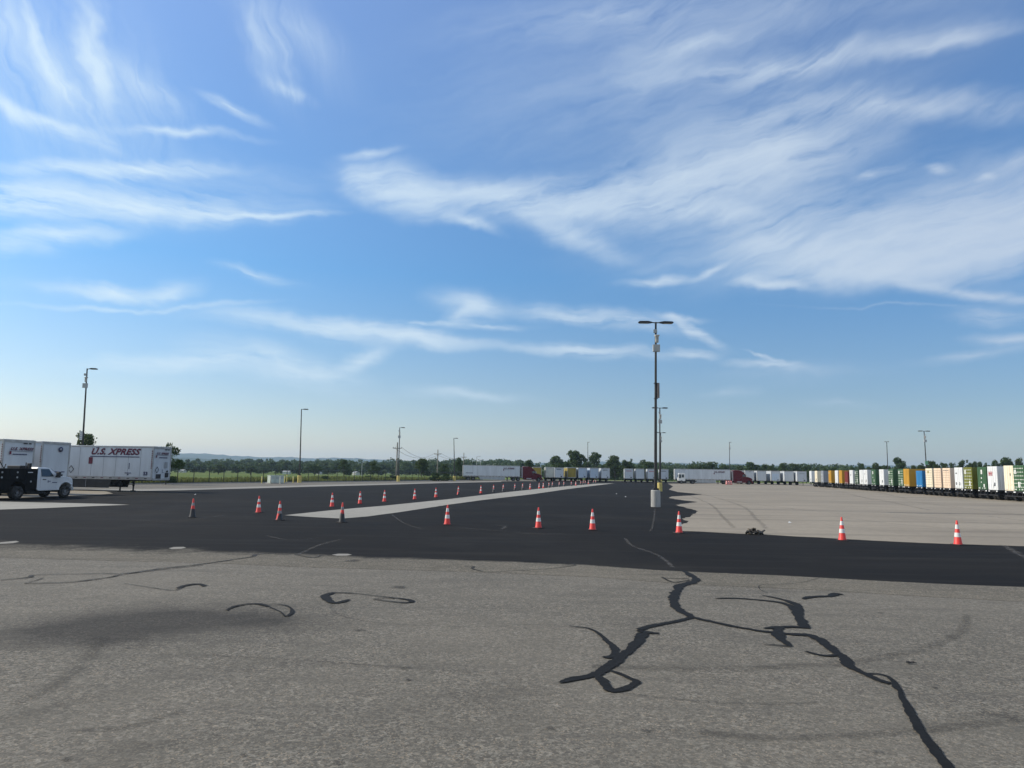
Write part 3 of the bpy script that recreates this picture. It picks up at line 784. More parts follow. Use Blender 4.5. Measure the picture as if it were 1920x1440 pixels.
def box_body(L, Wd, zb, zt, mw, seam=1.22, roof=m_white2, nose_inset=.05):
    g = MB(); h = Wd/2
    g.rbox(.02, L-.02, -h, h, zb, zt, .04, 0)
    g.rbox(.05, L-.05, -h+.03, h-.03, zt-.01, zt+.03, .012, 2)
    n = int(L/seam)
    for i in range(1, n):
        x = i*L/n
        for s in (-1, 1):
            g.box(x-.018, x+.018, min(s*h, s*(h+.006)), max(s*h, s*(h+.006)), zb+.28, zt-.14, 1)
    return g.mesh('body', [mw, m_seam, roof])
def semi_trailer(loc, yaw, label, group, L=16.1, H=4.11, zb=1.12, mw=None, detail=2, sign=True, nose='plain', skirt='dark', sc=1.0, cat='trailer', legs=True, name='semi_trailer'):
    mw = mw or m_white
    Wd = 2.6; h = Wd/2
    r = empty(name, loc, yaw, sc); tag(r, label, cat, group)
    obj('body', cached(('body', L, H, zb, mw.name), lambda: box_body(L, Wd, zb, H, mw)), r)
    def rails():
        g = MB()
        for s in (-1, 1):
            y0, y1 = sorted((s*h, s*(h+.022)))
            g.box(.0, L, y0, y1, zb-.04, zb+.24, 0)
            g.box(.0, L, y0, y1, H-.12, H+.005, 0)
            n = 18
            for i in range(n):
                x = .6+i*(L-1.2)/(n-1); a, c = sorted((s*(h+.02), s*(h+.03)))
                g.box(x-.13, x+.13, a, c, zb+.06, zb+.13, 1 if i % 2 else 2)
        return g.mesh('side_rail', [m_alu, m_blk, m_red])
    obj('side_rail', cached(('rails', L, H, zb), rails), r)
    def posts():
        g = MB()
        for s in (-1, 1):
            y0, y1 = sorted((s*(h-.10), s*(h+.03)))
            g.box(L-.10, L+.005, y0, y1, zb-.02, H+.01, 0)
        g.box(L-.05, L+.035, -h+.09, h-.09, H-.16, H+.015, 0); g.box(L-.05, L+.035, -h+.09, h-.09, zb-.06, zb+.12, 0)
        return g.mesh('front_frame', [m_alu])
    def rposts():
        g = MB()
        for s in (-1, 1):
            y0, y1 = sorted((s*(h-.10), s*(h+.03)))
            g.box(-.005, .10, y0, y1, zb-.02, H+.01, 0)
        g.box(-.02, .08, -h+.09, h-.09, H-.11, H+.015, 0); g.box(-.02, .08, -h+.09, h-.09, zb-.06, zb+.07, 0)
        return g.mesh('rear_frame', [m_alu])
    obj('front_frame', cached(('posts', L, H, zb), posts), r); obj('rear_frame', cached(('rposts', L, H, zb), rposts), r)
    def door(s):
        g = MB(); y0, y1 = sorted((s*.015, s*(h-.06)))
        g.rbox(-.045, .03, y0, y1, zb+.08, H-.12, .012, 0)
        for yy in (.35, .95):
            g.tube((-.075, s*yy, zb+.06), (-.075, s*yy, H-.14), .02, n=8, mi=1)
            for zz in (zb+.4, (zb+H)/2, H-.5): g.box(-.09, -.03, s*yy-.05, s*yy+.05, zz-.04, zz+.04, 1)
        g.box(-.10, -.06, s*.35-.02, s*.35+.32*s if s > 0 else s*.35+.02, zb+.5, zb+.56, 1) if s > 0 else g.box(-.10, -.06, s*.35-.32, s*.35+.02, zb+.5, zb+.56, 1)
        return g.mesh('door', [mw, m_alu])
    for s in (-1, 1): obj('door', cached(('door', s, H, zb, mw.name), lambda: door(s)), r)
    def chassis():
        g = MB()
        for s in (-1, 1):
            g.box(.3, 5.4, *sorted((s*.42, s*.55)), .78, zb-.02, 0)
        g.box(.0, L-.1, -1.2, 1.2, zb-.10, zb-.02, 0)
        for x in (.9, 1.9, 3.1, 4.4): g.box(x-.06, x+.06, -.95, .95, .72, .95, 0)
        for x in (1.5, 2.75): g.tube((x, -1.1, .52), (x, 1.1, .52), .075, n=8)
        g.box(L-3.2, L-2.0, -.9, .9, zb-.16, zb-.04, 0)
        return g.mesh('chassis_frame', m_frame)
    obj('chassis_frame', cached(('chassis', L, zb), chassis), r)
    for x in (1.5, 2.75):
        for s in (-1, 1): add_wheel(r, x, s*.97, .51, .6, detail > 1)
    def bumper():
        g = MB(); g.rbox(-.08, .04, -1.15, 1.15, .50, .62, .02, 0)
        for s in (-1, 1): g.box(-.04, .04, s*.6-.05, s*.6+.05, .55, zb, 0)
        for k in range(6): g.box(-.088, -.079, -1.1+k*.37, -1.1+k*.37+.18, .53, .59, 1 if k % 2 else 2)
        return g.mesh('rear_bumper', [m_blk, m_red, m_white2])
    obj('rear_bumper', cached(('bumper', zb), bumper), r)
    if legs:
        def leg(s):
            g = MB(); g.rbox(L-3.45, L-3.3, *sorted((s*.82, s*.96)), .45, zb-.05, .015, 0); g.rbox(L-3.43, L-3.32, *sorted((s*.84, s*.94)), .05, .5, .01, 0)
            g.rbox(L-3.55, L-3.2, *sorted((s*.74, s*1.04)), 0, .06, .015, 0)
            g.tube((L-3.38, s*.88, .75), (L-4.2, s*.7, zb-.05), .03, n=6)
            return g.mesh('landing_leg', m_frame)
        for s in (-1, 1): obj('landing_leg', cached(('leg', s, L, zb), lambda: leg(s)), r)
        g = MB(); g.tube((L-3.38, -.85, .62), (L-3.38, .85, .62), .03, n=6); obj('leg_brace', cached(('brace', L), lambda: g.mesh('leg_brace', m_frame)), r)
    if skirt:
        ms = mat('skirt_dark', (.03, .032, .036), .6, dirt=.2) if skirt == 'dark' else mat('skirt_pale', (.45, .48, .50), .6, dirt=.2, streak=True)
        def sk(s):
            g = MB(); y = s*(h-.03)
            x0, x1 = 4.3, L-4.0
            pr = [(x0+.5, .32), (x1-.25, .32), (x1, zb-.02), (x0, zb-.02)]
            g.prism(pr, lambda x, z: .012, 0, 0)
            g.v = [(a, b_+y, c) for a, b_, c in g.v]
            for k in range(1, 3):
                x = x0+(x1-x0)*k/3; g.box(x-.015, x+.015, *sorted((s*(h-.018), s*(h-.008))), .36, zb-.05, 1)
            return g.mesh('side_skirt', [ms, m_seam])
        for s in (-1, 1): obj('side_skirt', cached(('skirt', s, L, skirt), lambda: sk(s)), r)
    if nose == 'glad' and detail > 1:
        g = MB()
        x = L+.0
        g.rbox(x, x+.05, -.75, -.10, zb+.10, zb+.5, .01, 0, None)     # hose and plug box
        obj('plug_box', cached('gladbox2', lambda: g.mesh('plug_box', [m_blk])), r)
        g = MB(); g.tube((x+.02, .8, zb+.75), (x+.07, .8, zb+.75), .1, n=12)
        obj('hose_socket', cached('gladbox3', lambda: g.mesh('hose_socket', [m_blk])), r)
        g = MB(); g.rbox(x, x+.06, .55, 1.0, zb+.2, zb+.62, .01, 0)
        obj('hose_box', cached('gladbox', lambda: g.mesh('hose_box', [m_blk])), r)
        g = MB()
        g.box(x+.012, x+.03, .3, .62, H-.28, H-.2, 0)
        obj('marker_light', cached('nl', lambda: g.mesh('marker_light', [m_blk])), r)
        g = MB(); g.box(x+.012, x+.03, .75, .95, H-.28, H-.2, 0)
        obj('marker_light', cached('nl2', lambda: g.mesh('marker_light', [m_blk])), r)
    if detail > 1 and nose != 'glad':
        g = MB(); g.rbox(L, L+.05, .35, .75, zb+.12, zb+.45, .01, 0)
        obj('hose_box', cached(('hb2', zb), lambda: g.mesh('hose_box', [m_blk])), r)
    return r

def decals(parent, lst):
    for (bx, m_) in lst:
        g = MB(); g.box(*bx); g.build('decal', [m_], parent)
def diamond(parent, o, d, u, s=.28):
    g = MB(); M = basis(o, d, u)
    pts = [(s, 0), (0, s*1.15), (-s, 0), (0, -s*1.15)]
    for i in range(4):
        a = Vector((*pts[i], .012)); c = Vector((*pts[(i+1) % 4], .012))
        g.tube(M @ a, M @ c, .022, n=5)
    return g.build('placard_frame', m_gal if False else m_blk, parent)

# ---- the near trailer by the truck, with its long side and nose in view
T4 = AT(286, 68)
hd4 = Vector((math.cos(R(-10)), math.sin(R(-10)), 0))
def rear_from_corner(corner, yaw, L, side=-1, sc=1.0):
    h_ = Vector((math.cos(yaw), math.sin(yaw), 0)); n_ = Vector((-h_.y, h_.x, 0))
    return corner - h_*L*sc - n_*side*1.3*sc
y4 = R(-9)
t4 = semi_trailer(rear_from_corner(T4, y4, 16.1, -1, 1.05), y4, 'white box trailer with a big slanted red name along its side, parked behind the pickup', 'parked white box trailers at the left', sc=1.05, nose='glad')
us_sign(t4, (9.75, -1.325, 3.34), (1, 0, 0), (0, 0, 1), 5.0)
us_sign(t4, (16.16, -.95, 3.42), (0, 1, 0), (0, 0, 1), 1.75)
tm = cached('t53', lambda: text_mesh('53', .42, m_navy, 0, .02, 'trailer_length_number'))
place_text(tm, t4, (15.25, -1.33, 1.52), (1, 0, 0), (0, 0, 1), 'length_number')
diamond(t4, (7.9, -1.33, 1.95), (1, 0, 0), (0, 0, 1)); diamond(t4, (16.16, -.72, 2.0), (0, 1, 0), (0, 0, 1), .25)
g = MB(); g.box(16.15, 16.17, .05, .08, 1.75, 2.05, 0); g.box(16.15, 16.17, .05, .3, 1.75, 1.78, 0); g.build('corner_mark', [m_navy], t4); g = MB()
g.box(16.15, 16.165, .42, .75, 2.2, 2.75, 1)
for k in range(5): g.box(16.166, 16.17, .46, .70, 2.28+k*.09, 2.31+k*.09, 2)
g.build('notice_plate', [m_navy, m_gal, m_seam], t4)
decals(t4, [((15.96, 16.04, -1.345, -1.338, 2.1+k*.19, 2.22+k*.19), m_red) for k in range(9)]+[((13.75, 13.79, -1.34, -1.312, 2.05, 2.6), m_navy), ((13.4, 14.0, -1.34, -1.312, 1.66, 1.72), m_navy), ((13.65, 13.77, -1.34, -1.312, 1.5, 1.6), m_navy), ((10.3, 10.6, -1.34, -1.312, 3.9, 3.97), m_navy)])
us_k = text_mesh('800-200-2000'[:0]+'U.S. XPRESS', .16, m_navy, .2, .006, 'small_lettering')
def nose_small(parent, L=16.1, y0=-.6, z=3.08):
    g = MB()
    for k in range(10): g.box(L+.012, L+.02, y0+k*.12, y0+k*.12+.08, z, z+.09, 0)
    return g.build('small_lettering', [m_navy], parent)
nose_small(t4, y0=-.45)
# V-shaped brace of the landing gear seen under the floor
g = MB(); g.prism([(11.4, 1.08), (12.7, 1.08), (12.1, .5)], lambda x, z: .02, 0, 0); g.v = [(a, b_-1.0, c) for a, b_, c in g.v]
g.build('gear_brace', m_blk, t4)

# ---- the two nose-on trailers left of it
def nose_trailer(pxm, D, yaw, **k):
    p = AT(pxm, D); h_ = Vector((math.cos(yaw), math.sin(yaw), 0)); L = k.get('L', 16.1)*k.get('sc', 1.0)
    k_ = dict(k)
    return semi_trailer(p-h_*L, yaw, **k_)
t3 = nose_trailer(103.5, 60, R(-14), label='white box trailer nose-on with a small round dark badge, between the other left trailers', group='parked white box trailers at the left', sc=1.05, nose='plain')
g = MB(); Mx = basis((16.14, .35, 3.55), (0, 1, 0), (0, 0, 1))
g.lathe([(.001, .03), (.2, .03), (.2, .0)], 20, 0, 'Z', Mx); g.lathe([(.001, .04), (.09, .04), (.09, .03)], 16, 1, 'Z', Mx)
g.build('round_badge', [m_navy, m_gal], t3)
decals(t3, [((16.0, 16.06, -1.345, -1.338, 2.5+k*.17, 2.6+k*.17), m_red) for k in range(8)]+[((16.15, 16.165, -.3+k*.12, -.3+k*.12+.09, 1.72, 1.8), m_navy) for k in range(6)]+[((16.15, 16.165, .55+k*.12, .55+k*.12+.08, 1.72, 1.8), m_navy) for k in range(3)])
us_sign(t3, (16.1-6.4, -1.325, 3.5), (1, 0, 0), (0, 0, 1), 4.6)
t1 = nose_trailer(33.5, 56, R(-14), label='white box trailer nose-on with a slanted red name, leftmost in the photo', group='parked white box trailers at the left', sc=1.05, nose='glad')
us_sign(t1, (16.16, -.78, 3.36), (0, 1, 0), (0, 0, 1), 1.9)
nose_small(t1, y0=-.5, z=3.0)
g = MB(); g.box(16.15, 16.165, .2, .5, 1.75, 2.25, 0); g.build('notice_plate', [m_gal], t1)
decals(t1, [((16.0, 16.06, -1.345, -1.338, 2.5+k*.17, 2.6+k*.17), m_red) for k in range(8)])

# ---- pickup with a black service body
m_wpaint = mat('pickup_white_paint', (.62, .65, .68), .25, dirt=.08, scale=2)
m_glass = mat('dark_glass', (.03, .045, .055), .06, spec=.8, dirt=.05)
def arch(cx, r, z0, n=9):
    return [(cx+r*math.cos(a), z0+r*math.sin(a)) for a in [PI-PI*i/(n-1) for i in range(n)]]
P_front = AT(101, 54.0)
best = min((abs((P_front-AT(14, 54.0-k*.01)).length-3.75), 54.0-k*.01) for k in range(80, 420))
P_rear = AT(14, best[1])
d_ = (P_front-P_rear); wb = d_.length
ypk = math.atan2(d_.y, d_.x)
pk = empty('pickup_truck', P_rear, ypk, 1.06); tag(pk, 'white cab pickup truck with a black service body, beside the left trailers', 'pickup truck')
kx = wb/3.75
WB = wb
xf = WB
prof = [(1.45, .62), (1.45, 1.45), (1.50, 2.0), (1.62, 2.12), (2.35, 2.10), (2.62, 2.0), (WB-.62, 1.52), (WB-.35, 1.50), (WB+.42, 1.42), (WB+.58, 1.30), (WB+.64, .95), (WB+.62, .62)] + arch(WB, .53, .55)[::-1] + [(WB-.56, .55), (1.6, .52)]
def hwp(x, z):
    h_ = 1.0
    if z > 1.45: h_ = 1.0-(z-1.45)*.30
    if x > WB+.4: h_ = min(h_, .93)
    return h_
g = MB(); g.prism(prof, hwp, 0, .035); g.build('cab_body', [m_wpaint], pk)
for s in (-1, 1):
    def yw(z): return s*(1.0-(z-1.45)*.30+.006)
    g = MB(); q = [(1.78, 1.50), (1.80, 2.0), (2.42, 2.0), (WB-1.02, 1.50)]
    vs = [(x, yw(z), z) for x, z in q]+[(x, yw(z)-s*.02, z) for x, z in q]
    fc = [(0, 1, 2, 3), (4, 7, 6, 5), (0, 4, 5, 1), (1, 5, 6, 2), (2, 6, 7, 3), (3, 7, 4, 0)]
    dr = MB(); dv = [(1.70, .62), (1.70, 1.46), (WB-.88, 1.46), (WB-.72, 1.2), (WB-.78, .62)]
    dvs = [(x, s*1.004, z) for x, z in dv]+[(x, s*.97, z) for x, z in dv]
    dr.add(dvs, [(0, 1, 2, 3, 4), (9, 8, 7, 6, 5)]+[(i, 5+i, 5+(i+1) % 5, (i+1) % 5) for i in range(5)])
    do = dr.build('door', [m_wpaint], pk)
    g.add(vs, fc); g.build('window', [m_glass], do)
    g = MB(); g.rbox(1.85, 2.1, *sorted((s*1.0, s*1.04)), 1.26, 1.31, .01, 0); g.build('handle', [m_blk], do)
    g = MB(); g.rbox(WB-.98, WB-.78, *sorted((s*1.08, s*1.34)), 1.42, 1.82, .05, 0); g.tube((WB-.9, s*.98, 1.48), (WB-.9, s*1.15, 1.55), .03); g.build('mirror', [m_blk], pk)
    g = MB(); g.rbox(WB+.50, WB+.645, *sorted((s*.62, s*.9)), 1.0, 1.2, .03, 0); g.build('headlight', [m_lens], pk)
    add_wheel(pk, WB, s*.87, .44, .26)
    add_wheel(pk, 0, s*.90, .44, .44)
    g = MB(); g.box(2.6, 3.0, *sorted((s*1.006, s*1.012)), 1.05, 1.10, 0); g.box(2.25, 2.32, *sorted((s*1.006, s*1.012)), 1.08, 1.22, 0); g.box(2.38, 2.46, *sorted((s*1.006, s*1.012)), 1.12, 1.2, 0); g.build('door_marking', [m_navy], do)
g = MB(); q = [(WB-.62, .86, 1.54), (WB-.62, -.86, 1.54), (2.66, -.76, 2.01), (2.66, .76, 2.01)]
g.add([(a+.02, b_, c+.02) for a, b_, c in q]+[(a-.02, b_, c-.01) for a, b_, c in q], [(0, 1, 2, 3), (7, 6, 5, 4), (0, 4, 5, 1), (1, 5, 6, 2), (2, 6, 7, 3), (3, 7, 4, 0)]); g.build('windshield', [m_glass], pk)
g = MB(); g.rbox(WB+.52, WB+.72, -.96, .96, .48, .76, .04, 0); g.build('front_bumper', [m_alu], pk)
g = MB(); g.rbox(WB+.58, WB+.665, -.6, .6, .82, 1.24, .02, 0)
for k in range(4): g.box(WB+.665, WB+.672, -.55, .55, .88+k*.09, .92+k*.09, 1)
g.build('grille', [m_blk, m_alu], pk)
g = MB(); g.box(-1.3, WB+.3, -.45, -.33, .5, .68); g.box(-1.3, WB+.3, .33, .45, .5, .68); g.tube((0, -.8, .44), (0, .8, .44), .09); g.tube((WB, -.8, .44), (WB, .8, .44), .06); g.rbox(.9, 2.3, -.8, -.4, .3, .6, .05); g.build('chassis_frame', [m_frame], pk)
m_serv = mat('service_body_black', (.008, .008, .009), .7, dirt=.3, scale=3, spec=.15)
g = MB()
g.prism([(-1.75, .72), (-1.75, 2.02), (1.38, 2.02), (1.38, .55), (.62, .55)]+arch(0, .56, .6)[::-1]+[(-.62, .6)], lambda x, z: 1.06, 0, .02)
g.build('service_body', [m_serv], pk)
for s in (-1, 1):
    for (x0, x1, z0, z1) in ((-1.68, -.75, 1.28, 1.93), (-.70, .42, 1.28, 1.93), (.47, 1.30, .66, 1.93)):
        g = MB(); g.rbox(x0, x1, *sorted((s*1.055, s*1.085)), z0, z1, .012, 0); o_ = g.build('tool_door', [m_serv], pk)
        for zz in (z0+.16, z1-.16) if x0 < .4 else (z0+.5,):
            g = MB(); g.tube((((x0+x1)/2)-.0, s*1.085, zz), ((x0+x1)/2, s*1.10, zz), .06, n=14)
            g.build('latch', [m_gal], o_)
g = MB(); g.rbox(.62, .98, -1.1, -1.06, 1.74, 1.79, .008); g.build('reflector', [m_white2], pk)
g = MB(); g.tube((-1.2, -.6, 2.02), (-1.05, -.6, 2.45), .03); g.tube((-1.05, -.6, 2.45), (-.75, -.6, 2.05), .03); g.tube((-.55, -.4, 2.0), (-.45, -.4, 2.3), .03); g.build('ladder_rack_hook', [m_blk], pk)
g = MB(); g.rbox(.5, 1.2, -.5, .6, 2.0, 2.2, .03); g.tube((.75, -.7, 2.0), (.75, -.7, 2.42), .035); g.rbox(.95, 1.15, -.75, -.55, 2.0, 2.38, .02); g.build('tool_crate', [m_blk], pk)
g = MB(); g.rbox(-1.6, -1.2, -.7, .4, 2.0, 2.12, .02); g.build('pale_tray', [m_gal], pk)
for s in (-1, 1):
    g = MB(); g.rbox(-1.79, -1.74, *sorted((s*.8, s*1.0)), .95, 1.15, .01); g.build('tail_light', [m_lite_r], pk)

# ---- road tractors
m_maroon = mat('tractor_maroon', (.11, .004, .012), .5, spec=.25, dirt=.15, scale=1.5)
m_maroon_t = mat('tractor_fairing_grey', (.35, .33, .34), .4, dirt=.15)
def tractor(loc, yaw, label, group=None, sc=1.0):
    r = empty('semi_truck', loc, yaw, sc); tag(r, label, 'semi truck', group)
    prof = [(0, .95), (0, 3.82), (.25, 3.98), (1.5, 4.02), (2.35, 3.85), (3.0, 3.35), (3.45, 2.75), (3.85, 2.20), (4.5, 2.02), (5.15, 1.78), (5.42, 1.40), (5.46, .95), (5.40, .48)] + arch(4.45, .60, .55)[::-1] + [(3.8, .42), (.35, .42), (.3, .95)]
    def hw(x, z):
        a = 1.25 if x < 3.0 else max(1.02, 1.25-(x-3.0)*.10)
        if z > 2.3: a -= (z-2.3)*.07
        return a
    def body(): g = MB(); g.prism(prof, hw, 0, .07, seg=3); return g.mesh('cab_body', [m_maroon])
    obj('cab_body', cached('tr_body', body), r)
    def fair():
        g = MB(); g.box(-.35, .0, -1.22, -1.16, .9, 3.8); g.box(-.35, .0, 1.16, 1.22, .9, 3.8); g.rbox(.2, 1.6, -1.0, 1.0, 3.98, 4.06, .03); return g.mesh('fairing', [m_maroon_t])
    obj('fairing', cached('tr_fair', fair), r)
    def wind():
        g = MB(); q = [(3.88, .95, 2.24), (3.88, -.95, 2.24), (3.12, -.98, 3.26), (3.12, .98, 3.26)]
        g.add([(a+.03, b_, c+.03) for a, b_, c in q]+[(a-.05, b_, c-.03) for a, b_, c in q], [(0, 1, 2, 3), (7, 6, 5, 4), (0, 4, 5, 1), (1, 5, 6, 2), (2, 6, 7, 3), (3, 7, 4, 0)]); return g.mesh('windshield', [m_glass])
    obj('windshield', cached('tr_wind', wind), r)
    for s in (-1, 1):
        def door():
            g = MB(); q = [(2.55, .75), (2.55, 2.15), (3.55, 2.15), (3.62, .75)]
            vs = [(x, s*(hw(x, z)+.012), z) for x, z in q]+[(x, s*(hw(x, z)-.03), z) for x, z in q]
            g.add(vs, [(0, 1, 2, 3), (7, 6, 5, 4), (0, 4, 5, 1), (1, 5, 6, 2), (2, 6, 7, 3), (3, 7, 4, 0)]); return g.mesh('door', [m_maroon])
        do = obj('door', cached(('tr_door', s), door), r)
        def win():
            g = MB(); q = [(2.62, 2.2), (2.68, 2.82), (3.28, 2.82), (3.62, 2.2)]
            vs = [(x, s*(hw(x, z)+.012), z) for x, z in q]+[(x, s*(hw(x, z)-.03), z) for x, z in q]
            g.add(vs, [(0, 1, 2, 3), (7, 6, 5, 4), (0, 4, 5, 1), (1, 5, 6, 2), (2, 6, 7, 3), (3, 7, 4, 0)]); return g.mesh('window', [m_glass])
        obj('window', cached(('tr_win', s), win), do)
        def han(): g = MB(); g.rbox(2.62, 2.8, *sorted((s*1.26, s*1.30)), 1.9, 1.95, .01); return g.mesh('handle', [m_alu])
        obj('handle', cached(('tr_h', s), han), do)
        def mir(): g = MB(); g.rbox(3.55, 3.7, *sorted((s*1.38, s*1.58)), 2.1, 2.75, .04); g.tube((3.6, s*1.2, 2.2), (3.62, s*1.45, 2.3), .03); g.tube((3.6, s*1.2, 2.6), (3.62, s*1.45, 2.6), .03); return g.mesh('mirror', [m_alu])
        obj('mirror', cached(('tr_m', s), mir), r)
        def tank(): g = MB(); g.tube((1.0, s*.95, .68), (2.4, s*.95, .68), .31, n=20); g.rbox(2.5, 3.5, *sorted((s*.9, s*1.2)), .42, .5, .01); return g.mesh('fuel_tank', [m_alu])
        obj('fuel_tank', cached(('tr_t', s), tank), r)
        def hl(): g = MB(); g.rbox(5.2, 5.45, *sorted((s*.72, s*1.04)), 1.0, 1.32, .05); return g.mesh('headlight', [m_lens])
        obj('headlight', cached(('tr_hl', s), hl), r)
        add_wheel(r, 4.45, s*1.02, .5, .3)
        for x in (-1.2, -2.5): add_wheel(r, x, s*.92, .5, .58)
    def gr():
        g = MB(); g.rbox(5.38, 5.50, -.55, .55, .9, 1.6, .03)
        for k in range(6): g.box(5.50, 5.51, -.5, .5, .98+k*.1, 1.02+k*.1, 1)
        return g.mesh('grille', [m_blk, m_alu])
    obj('grille', cached('tr_gr', gr), r)
    def bp(): g = MB(); g.rbox(5.2, 5.6, -1.12, 1.12, .35, .78, .06); return g.mesh('front_bumper', [m_maroon])
    obj('front_bumper', cached('tr_bp', bp), r)
    def fr():
        g = MB()
        for s in (-1, 1): g.box(-3.3, 4.6, *sorted((s*.38, s*.48)), .72, 1.0)
        g.rbox(-2.5, -1.2, -.5, .5, 1.0, 1.1, .03)
        for x in (-1.2, -2.5, 4.45): g.tube((x, -.8, .5), (x, .8, .5), .09)
        for s in (-1, 1): g.box(-3.2, -3.15, *sorted((s*.62, s*1.2)), .3, .9)
        return g.mesh('chassis_frame', [m_frame])
    obj('chassis_frame', cached('tr_fr', fr), r)
    return r
def rig(px_rear, D, label_t, label_c, group_t, group_c, Lt=15.6, yaw=0.0, zsc=1.0):
    p = AT(px_rear, D)
    t_ = semi_trailer(p, yaw, label_t, group_t, L=Lt, skirt='pale', legs=True, mw=m_white, sc=zsc)
    us_sign(t_, (Lt-4.6, -1.325, 3.3), (1, 0, 0), (0, 0, 1), 3.0)
    g = MB()
    for k in range(10): g.box(.7+k*.2, .86+k*.2, -1.34, -1.325, 1.95, 2.1, 0)
    g.build('small_lettering', [m_navy], t_)
    h_ = Vector((math.cos(yaw), math.sin(yaw), 0))
    c_ = tractor(p+h_*(Lt+.75)*zsc, yaw, label_c, group_c, zsc)
    return t_, c_
rig(868, 200, 'long white trailer coupled to the left maroon semi truck, by the fence', 'maroon semi truck beside the fence, in front of the yellow trailer', 'trailers coupled to the maroon trucks', 'maroon semi trucks', yaw=R(6), zsc=1.02)
rig(1264.5, 212, 'long white trailer behind the small white yard tractor', 'maroon semi truck in the middle of the row, right of the tall lamp', 'trailers coupled to the maroon trucks', 'maroon semi trucks', yaw=R(-6), zsc=1.02)

# ---- small white yard tractor, facing left
p = AT(1304, 203)
yt = empty('yard_tractor', p, PI+R(-5), 1.0); tag(yt, 'small white yard tractor parked in front of the long white trailer', 'yard tractor')
m_ytw = mat('yard_tractor_white', (.78, .79, .78), .35, dirt=.1)
g = MB(); g.prism([(3.0, .95), (3.0, 2.75), (3.15, 2.95), (4.55, 2.95), (4.85, 2.85), (4.95, 2.0), (5.0, 1.1), (4.95, .75), (3.1, .75)], lambda x, z: .75, 0, .05); g.v = [(a, b_+.35, c) for a, b_, c in g.v]; g.build('cab_body', [m_ytw], yt)
for s in (-1, 1):
    g = MB(); g.box(3.35, 4.0, *sorted((.35+s*.745, .35+s*.765)), 1.75, 2.6); g.box(4.15, 4.75, *sorted((.35+s*.745, .35+s*.765)), 1.6, 2.6); g.build('window', [m_glass], yt)
    add_wheel(yt, 4.1, s*.95, .5, .3); add_wheel(yt, .9, s*.92, .5, .56)
g = MB(); g.box(4.9, 4.99, -.25, .95, 1.75, 2.6); g.build('windshield', [m_glass], yt)
g = MB(); g.box(-.2, 4.9, -.45, -.33, .6, .92); g.box(-.2, 4.9, .33, .45, .6, .92); g.rbox(.2, 1.5, -.5, .5, .92, 1.12, .03); g.rbox(2.0, 2.9, -1.1, -.3, .6, 1.1, .04); g.rbox(4.6, 5.1, -1.15, 1.15, .45, .85, .04); g.build('chassis_frame', [m_frame], yt)

